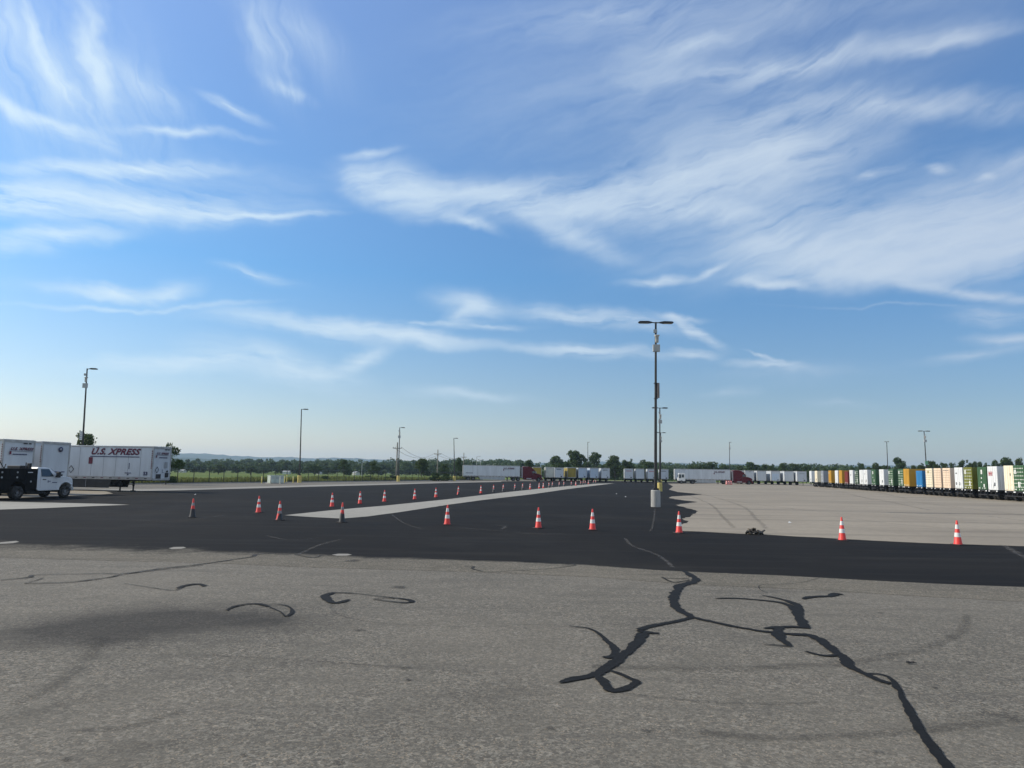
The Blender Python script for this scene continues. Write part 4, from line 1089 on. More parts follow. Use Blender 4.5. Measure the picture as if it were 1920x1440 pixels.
# ---- containers on chassis, their doors to the lot (right-hand row)
def container_trailer(loc, yaw, label, group, col, door_col=None, H=4.05, L=14.6, ribs='plain', marks=None, detail=2, cat='container trailer', zb=1.25, side_col=None):
    mc_ = col; md = door_col or col
    r = empty('container_trailer', loc, yaw); tag(r, label, cat, group)
    h = 1.25
    def body():
        g = MB()
        g.box(.03, L-.03, -h+.03, h-.03, zb, H-.02, 0)
        # corrugated sides
        n = int(L/.28)
        for i in range(n):
            x = .12+i*(L-.24)/n
            for s in (-1, 1):
                a, c = sorted((s*(h-.03), s*h)); g.box(x, x+.14, a, c, zb+.12, H-.12, 0)
        for z0, z1 in ((zb, zb+.14), (H-.12, H)):
            for s in (-1, 1): g.box(0, L, *sorted((s*(h-.04), s*(h+.012))), z0, z1, 0)
        for x0 in (0, L-.14):
            for s in (-1, 1): g.box(x0, x0+.14, *sorted((s*(h-.12), s*(h+.015))), zb, H+.01, 0)
        g.box(-.01, .1, -h+.1, h-.1, H-.13, H, 0); g.box(-.01, .1, -h+.1, h-.1, zb, zb+.1, 0)
        g.box(L-.02, L+.01, -h+.1, h-.1, zb+.1, H-.13, 0)
        return g.mesh('container_body', [mc_])
    obj('container_body', cached(('cbody', L, H, zb, mc_.name), body), r)
    def door(s):
        g = MB(); y0, y1 = sorted((s*.01, s*(h-.1)))
        g.box(-.03, .02, y0, y1, zb+.1, H-.13, 0)
        if ribs == 'bars':
            for k in range(6):
                z = zb+.45+k*(H-zb-.8)/5; g.box(-.048, -.03, y0+.03, y1-.03, z-.05, z+.05, 2)
        elif ribs == 'slats':
            for k in range(7):
                z = zb+.32+k*(H-zb-.62)/6.3; g.box(-.05, -.03, y0+.03, y1-.03, z-.10, z+.06, 0)
                g.box(-.052, -.03, y0+.03, y1-.03, z+.065, z+.11, 3)
        elif ribs == 'corr':
            for k in range(3):
                z = zb+.5+k*(H-zb-.5)/3; g.box(-.045, -.03, y0+.04, y1-.04, z-.2, z+.25, 0)
        for yy in (.28, .86):
            g.tube((-.07, s*yy, zb+.04), (-.07, s*yy, H-.06), .018, n=6, mi=0)
        g.box(-.085, -.05, *sorted((s*.28, s*.6)), zb+.7, zb+.75, 0)
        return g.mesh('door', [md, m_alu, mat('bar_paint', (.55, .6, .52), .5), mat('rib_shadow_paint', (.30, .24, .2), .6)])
    for s in (-1, 1): obj('door', cached(('cdoor', s, H, zb, md.name, ribs), lambda: door(s)), r)
    for (nm, rects, cm) in (marks or []):
        g = MB()
        for (ya, yb, za, zz) in rects: g.box(-.062, -.052, *sorted((ya, yb)), za, zz)
        g.build(nm, [cm], r)
    def chassis():
        g = MB()
        for s in (-1, 1): g.box(0, L, *sorted((s*.42, s*.54)), zb-.32, zb-.01)
        for x in (.1, 3.0, L-3.2, L-.2): g.box(x-.1, x+.1, -1.22, 1.22, zb-.2, zb-.01)
        for x in (1.3, 2.55): g.tube((x, -1.1, .52), (x, 1.1, .52), .07, n=8)
        g.box(-.05, .08, -1.2, 1.2, .55, .68)
        for s in (-1, 1): g.box(-.03, .05, s*.6-.05, s*.6+.05, .6, zb-.1)
        return g.mesh('chassis_frame', [m_frame])
    obj('chassis_frame', cached(('cch', L, zb), chassis), r)
    for x in (1.3, 2.55):
        for s in (-1, 1): add_wheel(r, x, s*.95, .51, .58, detail > 1)
    def leg(s):
        g = MB(); g.box(L-3.1, L-2.95, *sorted((s*.75, s*.89)), .06, zb-.1); g.box(L-3.2, L-2.85, *sorted((s*.68, s*.96)), 0, .07); return g.mesh('landing_leg', [m_frame])
    for s in (-1, 1): obj('landing_leg', cached(('cleg', s, L, zb), lambda: leg(s)), r)
    def tl():
        g = MB()
        for s in (-1, 1): g.box(-.06, -.03, *sorted((s*.85, s*1.15)), zb-.22, zb-.08)
        return g.mesh('tail_light', [m_white2])
    obj('tail_light', cached(('ctl', zb), tl), r)
    return r

mY = mat('container_yellow', (.60, .33, .03), .5, dirt=.2, scale=.8, streak=True)
mY2 = mat('container_dull_yellow', (.36, .27, .035), .55, dirt=.2, scale=.8, streak=True)
mG = mat('container_green', (.050, .125, .055), .5, dirt=.15, scale=.8, streak=True)
mG2 = mat('container_dark_green', (.030, .075, .035), .5, dirt=.15, scale=.8, streak=True)
mOl = mat('container_olive', (.19, .20, .025), .5, dirt=.2, scale=.8, streak=True)
mB = mat('container_blue', (.03, .22, .50), .45, dirt=.15, scale=.8, streak=True)
mRd = mat('container_red_brown', (.22, .03, .02), .55, dirt=.2, scale=.8, streak=True)
mPe = mat('container_peach', (.90, .72, .55), .55, dirt=.15, scale=.8, streak=True)
mCr = mat('container_cream', (.88, .80, .62), .55, dirt=.12, scale=.8, streak=True)
mWh = mat('container_white', (.78, .80, .81), .45, dirt=.12, scale=.8, streak=True)
mGB = mat('container_grey_blue', (.30, .33, .38), .5, dirt=.15, scale=.8, streak=True)
mMark = mat('mark_white', (.75, .77, .74), .5)
mMarkR = mat('mark_red', (.5, .03, .05), .5)
mDk = mat('mark_dark', (.03, .035, .05), .5)
def uat(px):
    r = ray(px, hor(px)); return r.x/r.y
Lp1, Lp2 = Vector((58.8, 84)), Vector((77.5, 182))
Ld = (Lp2-Lp1)
def on_line(px):
    u = uat(px); t_ = (u*Lp1.y-Lp1.x)/(Ld.x-u*Ld.y)
    q = Lp1+Ld*t_; return Vector((q.x, q.y, 0))
Lh = Vector((Ld.y, -Ld.x, 0)).normalized(); YR = math.atan2(Lh.y, Lh.x)
sq = [('white_emblem', [(-.85, -.15, 3.2, 3.75)], mMark), ('white_emblem', [(.25, .75, 1.75, 2.25)], mMark)]
# on a door seen from outside, local +y is to the viewer's left
emb_l = ('white_emblem', [(.45, .95, 3.2, 3.7), (.30, .6, 3.25, 3.45)], mMark)
emb_r = ('white_emblem', [(-.85, -.4, 1.7, 2.3), (-.75, -.5, 1.6, 1.7)], mMark)
low = ('low_marking', [(.55, 1.0, 1.36, 1.5), (-.3, -.05, 1.36, 1.48), (-.95, -.6, 1.36, 1.5)], mMark)
dsq = ('dark_marking', [(-.75, -.45, 1.75, 2.15), (-.35, -.25, 1.55, 1.9)], mDk)
rows = [
 (1516.5, 1523, mWh, 'plain', [dsq], 4.05, 'white container trailer with dark lower marks, at the bend of the trailer rows'),
 (1526, 1533, mCr, 'plain', [dsq], 4.05, 'cream container trailer just left of the first yellow container'),
 (1537, 1544, mGB, 'plain', [('white_stripe_marking', [(-.2, .3, 2.9, 3.3), (-.3, .2, 2.2, 2.5), (-.1, .4, 1.5, 1.9)], mMark)], 4.05, 'grey blue container trailer with white blocks stacked on its door'),
 (1549, 1559.5, mY, 'corr', [('white_emblem', [(.2, .6, 3.3, 3.7)], mMark), low], 4.05, 'yellow container trailer, leftmost yellow one of the right-hand row'),
 (1563.6, 1569, mWh, 'plain', [], 4.05, 'narrow-looking white container trailer between two yellow ones'),
 (1570.5, 1577, mY, 'plain', [], 4.05, 'orange yellow container trailer left of the red brown one'),
 (1581, 1588.5, mRd, 'corr', [low], 3.8, 'low red brown container trailer'),
 (1590.5, 1598.5, mWh, 'plain', [('dark_marking', [(-.1, .3, 2.9, 3.2)], mDk)], 4.05, 'white container trailer right of the red brown one'),
 (1600, 1610, mG2, 'bars', [emb_l, emb_r, low], 4.05, 'dark green container trailer with white emblems, leftmost green one'),
 (1611, 1618.5, mWh, 'plain', [dsq], 4.05, 'left one of two white container trailers standing close together'),
 (1619.5, 1627, mWh, 'plain', [dsq, ('dark_marking', [(-.2, .5, 3.2, 3.3)], mDk)], 4.05, 'right one of two white container trailers standing close together'),
 (1635, 1643.5, mG, 'corr', [('white_emblem', [(-.1, .5, 3.2, 3.75), (0, .3, 2.5, 2.7), (-.6, -.2, 1.8, 2.2)], mMark), low], 4.05, 'green container trailer with a white square near its top, right of the two white ones'),
 (1650.5, 1660, mWh, 'plain', [dsq], 4.05, 'white container trailer with one dark low mark, between two green ones'),
 (1668.5, 1677.6, mG, 'bars', [emb_l, emb_r, low], 4.05, 'green container trailer with pale bars and a very dark side beside it'),
 (1688.5, 1696, mG, 'bars', [emb_l, emb_r, low], 4.05, 'green container trailer pressed against the large yellow one'),
 (1697, 1708, mY, 'plain', [low], 4.05, 'large plain yellow container trailer left of the blue one'),
 (1721, 1731.5, mB, 'corr', [low], 3.72, 'low bright blue container trailer'),
 (1737.5, 1750.5, mCr, 'slats', [('yellow_emblem', [(-.1, .4, 3.35, 3.7)], mY2)], 4.05, 'cream slatted container trailer right beside the blue one'),
 (1752, 1766, mPe, 'slats', [], 4.05, 'peach slatted container trailer in the middle of three slatted ones'),
 (1768, 1781.5, mPe, 'slats', [('dark_marking', [(-.9, .9, 3.68, 3.76)], mDk)], 4.05, 'peach slatted container trailer with a dark line at its top'),
 (1790, 1802.5, mWh, 'plain', [('dark_marking', [(.3, .8, 3.25, 3.38), (.6, .85, 1.75, 2.1), (-.5, -.2, 1.7, 2.1)], mDk), low], 4.1, 'white container trailer between the peach and the olive ones'),
 (1804.5, 1821, mOl, 'bars', [emb_l, emb_r, low], 4.1, 'olive container trailer with pale bars and white emblems'),
 (1829.5, 1847, mG, 'corr', [('white_emblem', [(-.3, .2, 3.2, 3.75), (-.05, .2, 2.6, 2.8), (.05, .25, 2.1, 2.25), (-.75, -.4, 1.55, 1.95)], mMark), low], 4.1, 'green container trailer with small scattered white marks'),
 (1849, 1865.5, mWh, 'plain', [('red_emblem', [(-.1, .95, 3.0, 3.05), (-.1, .95, 3.45, 3.5), (-.1, -.05, 3.0, 3.5), (.9, .95, 3.0, 3.5), (.1, .3, 3.12, 3.4), (.42, .55, 3.12, 3.4), (.65, .8, 3.12, 3.4)], mMarkR), dsq], 4.15, 'white container trailer with a red framed emblem'),
 (1882.5, 1895, mCr, 'plain', [('dark_marking', [(-.4, -.2, 3.0, 3.3)], mDk), low], 4.2, 'cream container trailer left of the rightmost green one'),
 (1896.5, 1917, mG, 'bars', [emb_l, ('white_emblem', [(-.45, .15, 1.75, 2.3), (-.3, .0, 1.62, 1.75)], mMark), low], 4.2, 'green container trailer with pale bars, rightmost in the photo'),
]
GR = 'containers on trailers along the right side of the lot'
for i, (xa, xb, mc_, rb, mk_, H_, lb) in enumerate(rows):
    pm = on_line((xa+xb)/2)
    jit_ = .25*math.sin(i*12.9)
    container_trailer(pm+Lh*jit_, YR, lb, GR, mc_, None, H_, 14.6, rb, mk_, 2 if xa > 1680 else 1)
# side emblem of the white trailer whose side shows
# ---- nose-on trailers of the far middle rows
GM = 'parked trailers in the far middle row'
def nose_box(xa, xb, D, a, label, mw, H=4.11, L=15.0, sides=None, mk_=None, door=None):
    p = AT((xa+xb)/2, D)
    yaw = -PI/2-a if False else -PI/2 - a
    h_ = Vector((math.cos(yaw), math.sin(yaw), 0))
    r = semi_trailer(p-h_*L, yaw, label, GM, L=L, H=H, mw=mw, skirt=None, detail=1)
    for (nm, rects, cm) in (mk_ or []):
        g = MB()
        for (ya, yb, za, zz) in rects: g.box(L+.036, L+.046, ya, yb, za, zz)
        g.build(nm, [cm], r)
    return r
hz = ('hose_box', [(.45, .85, 1.3, 1.6), (.25, .35, 1.9, 2.1)], mDk)
wd = ('dark_marking', [(-.8, .6, 3.45, 3.6)], mDk)
usw = ('red_lettering', [(-.8+.2*k, -.66+.2*k, 3.3, 3.5) for k in range(8)], mMarkR)
mSk = mat('trailer_pale_blue', (.50, .60, .72), .45, dirt=.12, streak=True, scale=.9)
D1 = 214
nose_box(1000.5, 1014, D1, R(1), 'dull yellow trailer at the left end, beside the maroon truck nose', mY2, mk_=[])
nose_box(1024, 1038.5, D1, R(1), 'grey white trailer between the dull yellow one and a smaller white one', mat('trailer_grey', (.45, .48, .46), .5, dirt=.15, streak=True), mk_=[])
nose_box(1041, 1056, D1-3, R(1), 'white trailer with a dark line near its top, left of the second yellow one', m_white, mk_=[wd, hz], H=4.0)
nose_box(1065, 1079.5, D1, R(0), 'second yellow trailer, between white trailers', mY2)
nose_box(1086, 1098.5, D1, R(0), 'pale blue trailer just right of the second yellow one', mSk, mk_=[hz])
nose_box(1108, 1120.5, D1, R(0), 'middle pale blue trailer of the left block', mSk, mk_=[hz])
nose_box(1128, 1142.5, D1, R(4), 'trailer at the right end of the left block, before the dark gap', m_white, mk_=[wd, hz])
nose_box(1171.5, 1187, D1+4, R(8), 'white trailer just right of the dark gap, with a dark name at its top', m_white, mk_=[usw, hz])
nose_box(1192.5, 1207.5, D1+4, R(8), 'second white trailer right of the dark gap', m_white, mk_=[])
nose_box(1214.5, 1229.5, D1+4, R(9), 'white trailer half hidden by the tall lamp posts', m_white, mk_=[usw, hz])
nose_box(1238, 1252.5, D1+4, R(10), 'white trailer right of the lamp posts, left of the long trailer', m_white, mk_=[wd, hz])
mNB = mat('trailer_blue_white', (.56, .60, .64), .45, dirt=.12, streak=True, scale=.9)
nose_box(1379, 1393, 222, R(11), 'white trailer half hidden behind the right maroon truck', mNB)
nose_box(1398.3, 1413, 220, R(11), 'blue white trailer just right of the maroon truck, with a dark dot at its top', mNB, mk_=[('dark_marking', [(.0, .2, 3.7, 3.9)], mDk)])
nose_box(1420.3, 1436, 218, R(11), 'plain blue white trailer, second right of the maroon truck', mNB)
nose_box(1446.8, 1461.8, 216, R(11), 'blue white trailer with a smaller pale panel, third right of the maroon truck', mNB, mk_=[('pale_panel', [(-1.0, 1.0, 1.3, 3.3)], mSk), hz])
nose_box(1471.7, 1487.5, 213, R(11), 'plain blue white trailer, fourth right of the maroon truck', mNB)
nose_box(1496, 1511.5, 210, R(11), 'blue white trailer with a thin dark line, fifth right of the maroon truck', mNB, mk_=[('dark_marking', [(-.7, .7, 3.4, 3.46)], mDk), hz])

# ---- lamp posts
def lamp_post(pxb, pyb, D, top, arms, label, base='grey', gear=True, box=False, sgn=None, arm_len=1.35):
    p = AT(pxb, D)
    zt = ZT(top[0], top[1], D); xt = XT(top[0], top[1], D)
    r = empty('lamp_post', p, 0); tag(r, label, 'lamp post', 'lamp posts of the lot')
    dx = xt-p.x
    mb = {'grey': mat('pole_base_concrete', (.42, .42, .41), .8, dirt=.25, scale=3, streak=True, bump=.2), 'yellow': mat('pole_base_yellow', (.66, .54, .17), .7, dirt=.25, scale=3)}[base]
    g = MB(); rb = .36
    g.lathe([(rb, -.05), (rb, 1.22), (rb-.03, 1.27), (.001, 1.27)], 28, 0, 'Z', smooth=False); g.lathe([(rb-.03, 1.268), (.001, 1.27)], 28); g.build('base', [mb], r)
    g = MB(); g.rbox(-.22, .22, -.22, .22, 1.27, 1.34, .02)
    g.box(-.2, .2, -.2, .2, 1.34, 1.42)
    g.build('base_plate', [m_pole], r)
    g = MB()
    q0 = Vector((0, 0, 1.4)); q1 = Vector((dx, 0, zt))
    g.tube(q0, q1, .125, .075, 16)
    g.build('pole', [m_pole], r)
    def at(f): return q0.lerp(q1, f)
    for s, ln in arms:
        g = MB(); a = q1
        g.tube(a+Vector((0, 0, -.06)), a+Vector((s*.35, 0, -.03)), .045, n=8)
        bmx = MB()
        pr = [(0, -.04), (.1, -.085), (ln*.35, -.11), (ln*.9, -.11), (ln, -.06), (ln, .0), (ln*.9, .05), (ln*.35, .06), (.1, .02)]
        g.prism([(s*(.22+x), z) for x, z in pr], lambda x, z: .19 if abs(x) > .45 else .09, 0, .02)
        g.v = [(v[0]+(a.x if i >= 0 else 0), v[1], v[2]+(a.z)) if abs(v[2]) < .5 else v for i, v in enumerate(g.v)]
        hd = g.build('lamp_head', [m_lamp], r)
        g = MB(); g.box(a.x+min(s*.6, s*(ln+.1)), a.x+max(s*.6, s*(ln+.1)), -.13, .13, a.z-.118, a.z-.108); g.build('lens', [m_lens], hd)
    if gear:
        H_ = zt
        c = at(1-.85/H_); g = MB(); g.rbox(c.x-.2, c.x+.06, -.28, -.08, c.z-.14, c.z+.14, .02); g.build('camera_mount', [m_gal], r)
        c = at(1-1.6/H_); g = MB(); g.lathe([(.001, .0), (.12, .02), (.14, .12), (.14, .5), (.22, .56), (.2, .62), (.001, .66)], 16, 0, 'Z', c=(c.x+.05, -.2, c.z-.25)); g.tube((c.x, 0, c.z+.2), (c.x+.05, -.2, c.z+.25), .03); g.build('camera', [mat('camera_housing', (.5, .5, .48), .4)], r)
        c = at(1-2.35/H_); g = MB(); g.rbox(c.x-.27, c.x+.27, -.34, -.09, c.z-.28, c.z+.28, .02); g.build('equipment_box', [m_gal], r)
    if box:
        c = at(.585); g = MB(); g.rbox(c.x+.1, c.x+.28, -.13, .13, c.z-.62, c.z+.55, .02, 0); g.box(c.x-.14, c.x+.14, -.14, .14, c.z-.7, c.z-.66, 1); g.box(c.x-.14, c.x+.14, -.14, .14, c.z+.5, c.z+.54, 1); g.build('panel_antenna', [mat('antenna_grey', (.25, .22, .21), .5), m_pole], r)
    if sgn == 'white':
        c = at(.36); g = MB(); g.rbox(c.x-.32, c.x-.02, -.17, -.12, c.z-.55, c.z+.55, .01, 0)
        for k in range(4): g.box(c.x-.3, c.x-.05, -.175, -.171, c.z-.4+k*.22, c.z-.3+k*.22, 1)
        g.build('notice_board', [m_white2, m_gal], r)
    if sgn == 'green':
        c = at(.40); g = MB(); g.rbox(c.x-.32, c.x+.32, -.2, -.15, c.z-.4, c.z+.4, .01, 0); g.build('green_sign', [mat('sign_green', (.18, .42, .24), .5)], r)
    return r
lamp_post(1229, 950, 55, (1229.6, 604), ((-1, 1.15), (1, 1.15)), 'tall dark lamp post with two heads on a round grey concrete base', 'grey', True, True)
lamp_post(1237, 920, 106, (1237.2, 764.5), ((-1, .95), (1, .95)), 'two-headed lamp post on a yellow base, just right of the tall grey-based one', 'yellow')
lamp_post(1238.5, 905, 172, (1239, 811), ((-1, .95), (1, .95)), 'two-headed lamp post lined up behind the yellow-based one', 'yellow')
lamp_post(153, 900, 86, (163.5, 691), ((1, 1.0),), 'single-headed lamp post with a white notice board, behind the left trailers', 'grey', True, sgn='white')
lamp_post(562.5, 903, 127, (565.3, 767), ((1, 1.0),), 'single-headed lamp post on a yellow base, by the pale utility cabinet', 'yellow', False)
lamp_post(747.5, 902, 158, (749.5, 801.5), ((1, .95),), 'single-headed lamp post beside the first crossarm utility pole', 'yellow')
lamp_post(852.5, 901.5, 182, (851, 821.5), ((1, .85),), 'single-headed lamp post on a yellow base, left of the long white trailer', 'yellow', False)
lamp_post(1102.5, 900, 245, (1102, 829), ((1, .35),), 'thin lamp post rising from the trees behind the pale blue trailers', 'grey', False)
lamp_post(1368.5, 900, 228, (1367.5, 829), ((1, .35),), 'thin lamp post behind the right maroon truck', 'grey', True)
lamp_post(1665.5, 900, 195, (1662.5, 828), ((-1, .3), (1, .3)), 'thin lamp post left of the open-crowned tree, behind the containers', 'grey', False)
lamp_post(1738.5, 900, 150, (1732.5, 808), ((-1, 1.0), (1, 1.0)), 'two-headed lamp post with a green sign, behind the slatted containers', 'grey', True, sgn='green')
# posts beyond, seen over the trailer
# ---- utility poles and wires
m_wood = mat('utility_pole_wood', (.26, .235, .205), .85, dirt=.2, scale=2, streak=True)
def upole(px, top, arm_y, D, hw_, label, zb=-2.2):
    p = AT(px, D, zb)
    r = empty('utility_pole', p); tag(r, label, 'utility pole', 'crossarm utility poles beyond the fence')
    zt = ZT(px, top, D)-zb; za = ZT(px, arm_y, D)-zb
    g = MB(); g.tube((0, 0, 0), (0, 0, zt), .22, .15, 12); g.build('pole', [m_wood], r)
    g = MB(); g.box(-hw_, hw_, -.2, -.08, za-.08, za+.08); g.build('crossarm', [m_wood], r)
    for x in (-hw_*.93, -hw_*.4, hw_*.4, hw_*.93):
        g = MB(); g.lathe([(.001, 0), (.05, 0), (.09, .08), (.06, .14), (.09, .2), (.04, .28), (.001, .3)], 8, 0, 'Z', c=(x, -.14, za+.08)); g.build('insulator', [m_gal], r)
    return r, p, za+zb
U1 = upole(743.5, 829.5, 840.5, 185, 1.15, 'crossarm utility pole just left of a lamp post')
U2 = upole(820, 843, 851.5, 245, 1.2, 'crossarm utility pole in the middle, between two lamp posts')
U3 = upole(869, 849, 857.5, 300, 1.15, 'crossarm utility pole rising behind the tail of the long white trailer')
g = MB(); g.tube((0, 0, -1), (0, 0, 0), .08); 
def wire(a, c, sag, name='overhead_wire', label=''):
    g = MB(); n = 16; pts = []
    for i in range(n+1):
        t_ = i/n; q = a.lerp(c, t_); q.z -= sag*4*t_*(1-t_); pts.append(q)
    for i in range(n): g.tube(pts[i], pts[i+1], .035, n=5, cap=False)
    o_ = g.build(name, [m_blk]); return o_
for k, sx in enumerate((-1.05, 1.05)):
    a = Vector((U1[1].x+sx, U1[1].y-.14, U1[2]+.3)); c_ = Vector((U2[1].x+sx, U2[1].y-.14, U2[2]+.3)); e_ = Vector((U3[1].x+sx, U3[1].y-.14, U3[2]+.3))
    tag(wire(a, c_, 2.2), ('left' if k == 0 else 'right')+' one of the wires between the first and second utility poles', 'wire', 'overhead wires')
    tag(wire(c_, e_, 1.4), ('left' if k == 0 else 'right')+' one of the wires between the second and third utility poles', 'wire', 'overhead wires')
def thin_pole(px, top, D, label, arm=False):
    p = AT(px, D, -1.5); zt = ZT(px, top, D)+1.5
    r = empty('street_light', p); tag(r, label, 'street light', 'pale posts beyond the fence')
    g = MB(); g.tube((0, 0, 0), (0, 0, zt), .16, .1, 10); g.build('pole', [m_gal], r)
    g = MB(); g.tube((0, 0, zt), (.9, 0, zt+.1), .06, n=6); g.rbox(.7, 1.5, -.15, .15, zt+.05, zt+.2, .03); g.build('lamp_head', [m_gal], r)
for px, top, D, lb in ((893.5, 856, 290, 'pale street light above the middle of the left long trailer'), (900.5, 862, 300, 'pale street light right beside the taller one above the left long trailer'), (912.5, 871, 320, 'short pale street light above the left long trailer'), (924.5, 870, 330, 'rightmost pale street light above the left long trailer'), (678.5, 868, 330, 'lone pale street light among trees, left of the utility poles')):
    thin_pole(px, top, D, lb)

# ---- fence
fe = empty('security_fence', FA, 0); tag(fe, 'long black chain link fence with barbed wire along the grass', 'fence')
m_fence = mat('fence_black', (.018, .02, .02), .6)
m_mesh = bpy.data.materials.new('chain_link'); m_mesh.use_nodes = True
t = NT(m_mesh.node_tree); b = m_mesh.node_tree.nodes['Principled BSDF']
tc = t.n('ShaderNodeTexCoord').outputs['Generated']
b.inputs['Base Color'].default_value = (.02, .022, .022, 1); b.inputs['Roughness'].default_value = .7
f = t.noise(tc, 300, 2, .5)
t.t.links.new(t.rng(f, .2, .8, .16, .30), b.inputs['Alpha'])
Lf = (FB-FA).length
flen = Lf
Mf = basis((0, 0, 0), FD, (0, 0, 1))
npost = min(99, int(flen/3.05))
def fpost():
    g = MB(); g.tube((0, 0, -.2), (0, 0, 2.15), .06, n=8); g.tube((0, 0, 2.15), (-FN.x*-.28, -FN.y*-.28, 2.45), .02, n=6); return g.mesh('post', [m_fence])
pm_ = fpost()
for i in range(npost+1):
    q = FD*(flen*i/npost); obj('post', pm_, fe, (q.x, q.y, 0))
g = MB()
for z in (2.1, .12): g.tube(Vector((0, 0, z)), FD*flen+Vector((0, 0, z)), .042, n=6)
g.build('rail', [m_fence], fe)
g = MB()
for k in range(3):
    off = FN*(.08+.09*k); z = 2.23+.09*k
    g.tube(off+Vector((0, 0, z)), off+FD*flen+Vector((0, 0, z)), .012, n=4)
g.build('barbed_wire', [m_fence], fe)
g = MB(); e = FD*flen
g.add([(0, 0, .05), (e.x, e.y, .05), (e.x, e.y, 2.1), (0, 0, 2.1)], [(0, 1, 2, 3)]); g.build('chain_link_mesh', [m_mesh], fe)

# ---- pale utility cabinet with its bollards
pc = G(519, 906.6)
ub = empty('utility_cabinet', pc, math.atan2(FD.y, FD.x)*.6); tag(ub, 'pale green utility cabinet in front of the fence', 'utility cabinet')
m_cab = mat('cabinet_pale_green', (.50, .58, .53), .5, dirt=.15, scale=3, streak=True)
g = MB(); g.rbox(-1.15, 1.15, -.1, 1.1, .1, 1.28, .03); g.box(-1.2, 1.2, -.15, 1.15, 1.28, 1.34); g.build('housing', [m_cab], ub)
for x0, x1 in ((-1.08, -.4), (-.36, .36), (.4, 1.08)):
    g = MB(); g.rbox(x0, x1, -.13, -.09, .2, 1.22, .01)
    for k in range(5): g.box(x0+.1, x1-.1, -.137, -.13, .75+k*.07, .78+k*.07, 1)
    g.build('door', [m_cab, m_seam], ub)
g = MB(); g.box(-1.35, 1.35, -.3, 1.3, -.05, .1); g.build('plinth', [mat('kerb_concrete', (.34, .33, .31), .85)], ub)
def bollard(px, py, h_, label, m_=None, r_=.09):
    p = G(px, py); b_ = empty('bollard', p); tag(b_, label, 'bollard', 'bollards round the utility cabinet')
    g = MB(); g.lathe([(r_, -.05), (r_, h_-.06), (r_*.7, h_-.01), (.001, h_)], 14); g.build('post', [m_ or m_yel], b_)
    g = MB(); g.lathe([(r_+.004, h_*.72), (r_+.004, h_*.80)], 14); g.build('band', [mMark], b_)
m_pw = mat('bollard_pale', (.62, .62, .5), .6, dirt=.2)
for px, py, h_, lb, m_ in ((490.5, 906, 1.1, 'yellow bollard standing alone left of the utility cabinet', m_yel), (507, 907.3, 1.15, 'pale bollard before the left corner of the utility cabinet', m_pw), (525, 907.3, 1.15, 'pale bollard before the right half of the utility cabinet', m_pw),
                          (533.3, 905.6, 1.15, 'yellow bollard touching the right end of the utility cabinet', m_yel), (537.5, 904.6, 1.35, 'tallest yellow bollard just right of the utility cabinet', m_yel), (549.5, 905.5, 1.15, 'yellow bollard between the cabinet and the yellow lamp base', m_yel)):
    bollard(px, py, h_, lb, m_)

# ---- traffic cones
m_or = bpy.data.materials.new('cone_orange'); 
def cone_mat(name, soot, side=0.0):
    m = bpy.data.materials.new(name); m.use_nodes = True
    t = NT(m.node_tree); b = m.node_tree.nodes['Principled BSDF']
    tc = t.n('ShaderNodeTexCoord').outputs['Object']
    sp = t.n('ShaderNodeSeparateXYZ', i_0=tc)
    n = t.noise(tc, 9, 5, .7)
    f = t.math('ADD', t.math('MULTIPLY', t.math('SUBTRACT', n, .5), .5), t.math('MULTIPLY_ADD', sp.outputs[0], side*2.2, t.math('MULTIPLY', sp.outputs[2], -1.0)))
    k = t.rng(f, -soot-.03, -soot+.06, 0, 1)
    base = t.mix(t.rng(n, .3, .7), (.62, .030, .026), (.74, .046, .034))
    t.t.links.new(t.mix(k, base, (.014, .014, .016)), b.inputs['Base Color'])
    b.inputs['Roughness'].default_value = .5
    return m
bpy.data.materials.remove(m_or)
c_clean = cone_mat('cone_orange', .02); c_dark = cone_mat('cone_orange_tarred', .46); c_half = cone_mat('cone_orange_side_tarred', .22, 1.0); c_low = cone_mat('cone_orange_low_tarred', .40, .3)
m_ref = mat('reflective_band', (.80, .78, .76), .4, dirt=.12, scale=8)
m_ref_d = mat('reflective_band_grimy', (.34, .33, .33), .5, dirt=.3, scale=8)
def cone_parts(kind_):
    body_m = {'clean': c_clean, 'dark': c_dark, 'half': c_half, 'low': c_low}[kind_]
    def base(): g = MB(); g.rbox(-.19, .19, -.19, .19, 0, .035, .012); return g.mesh('base', [mat('cone_base_black', (.03, .025, .025), .8, dirt=.3)])
    def body(): g = MB(); g.lathe([(.155, .03), (.150, .06), (.138, .08), (.030, .90), (.024, .912), (.001, .914)], 24); return g.mesh('cone_body', [body_m])
    def rr(z): return .138+(z-.08)/(.82)*(.030-.138)+.003
    def band(z0, z1, m_): g = MB(); g.lathe([(rr(z0), z0), (rr(z1), z1)], 24); return g.mesh('reflective_band', [m_])
    out = [('base', cached('cbase', base)), ('cone_body', cached(('cb', kind_), body))]
    if kind_ == 'dark': out += [('reflective_band', cached('cband_d', lambda: band(.58, .72, m_ref_d)))]
    elif kind_ == 'low': out += [('reflective_band', cached('cband_u', lambda: band(.60, .76, m_ref))), ('reflective_band', cached('cband_ld', lambda: band(.33, .46, m_ref_d)))]
    elif kind_ == 'half': out += [('reflective_band', cached('cband_u', lambda: band(.60, .76, m_ref))), ('reflective_band', cached('cband_ld', lambda: band(.33, .46, m_ref_d)))]
    else: out += [('reflective_band', cached('cband_u', lambda: band(.60, .76, m_ref))), ('reflective_band', cached('cband_l', lambda: band(.30, .46, m_ref)))]
    return out
CG = 'traffic cones on the asphalt'
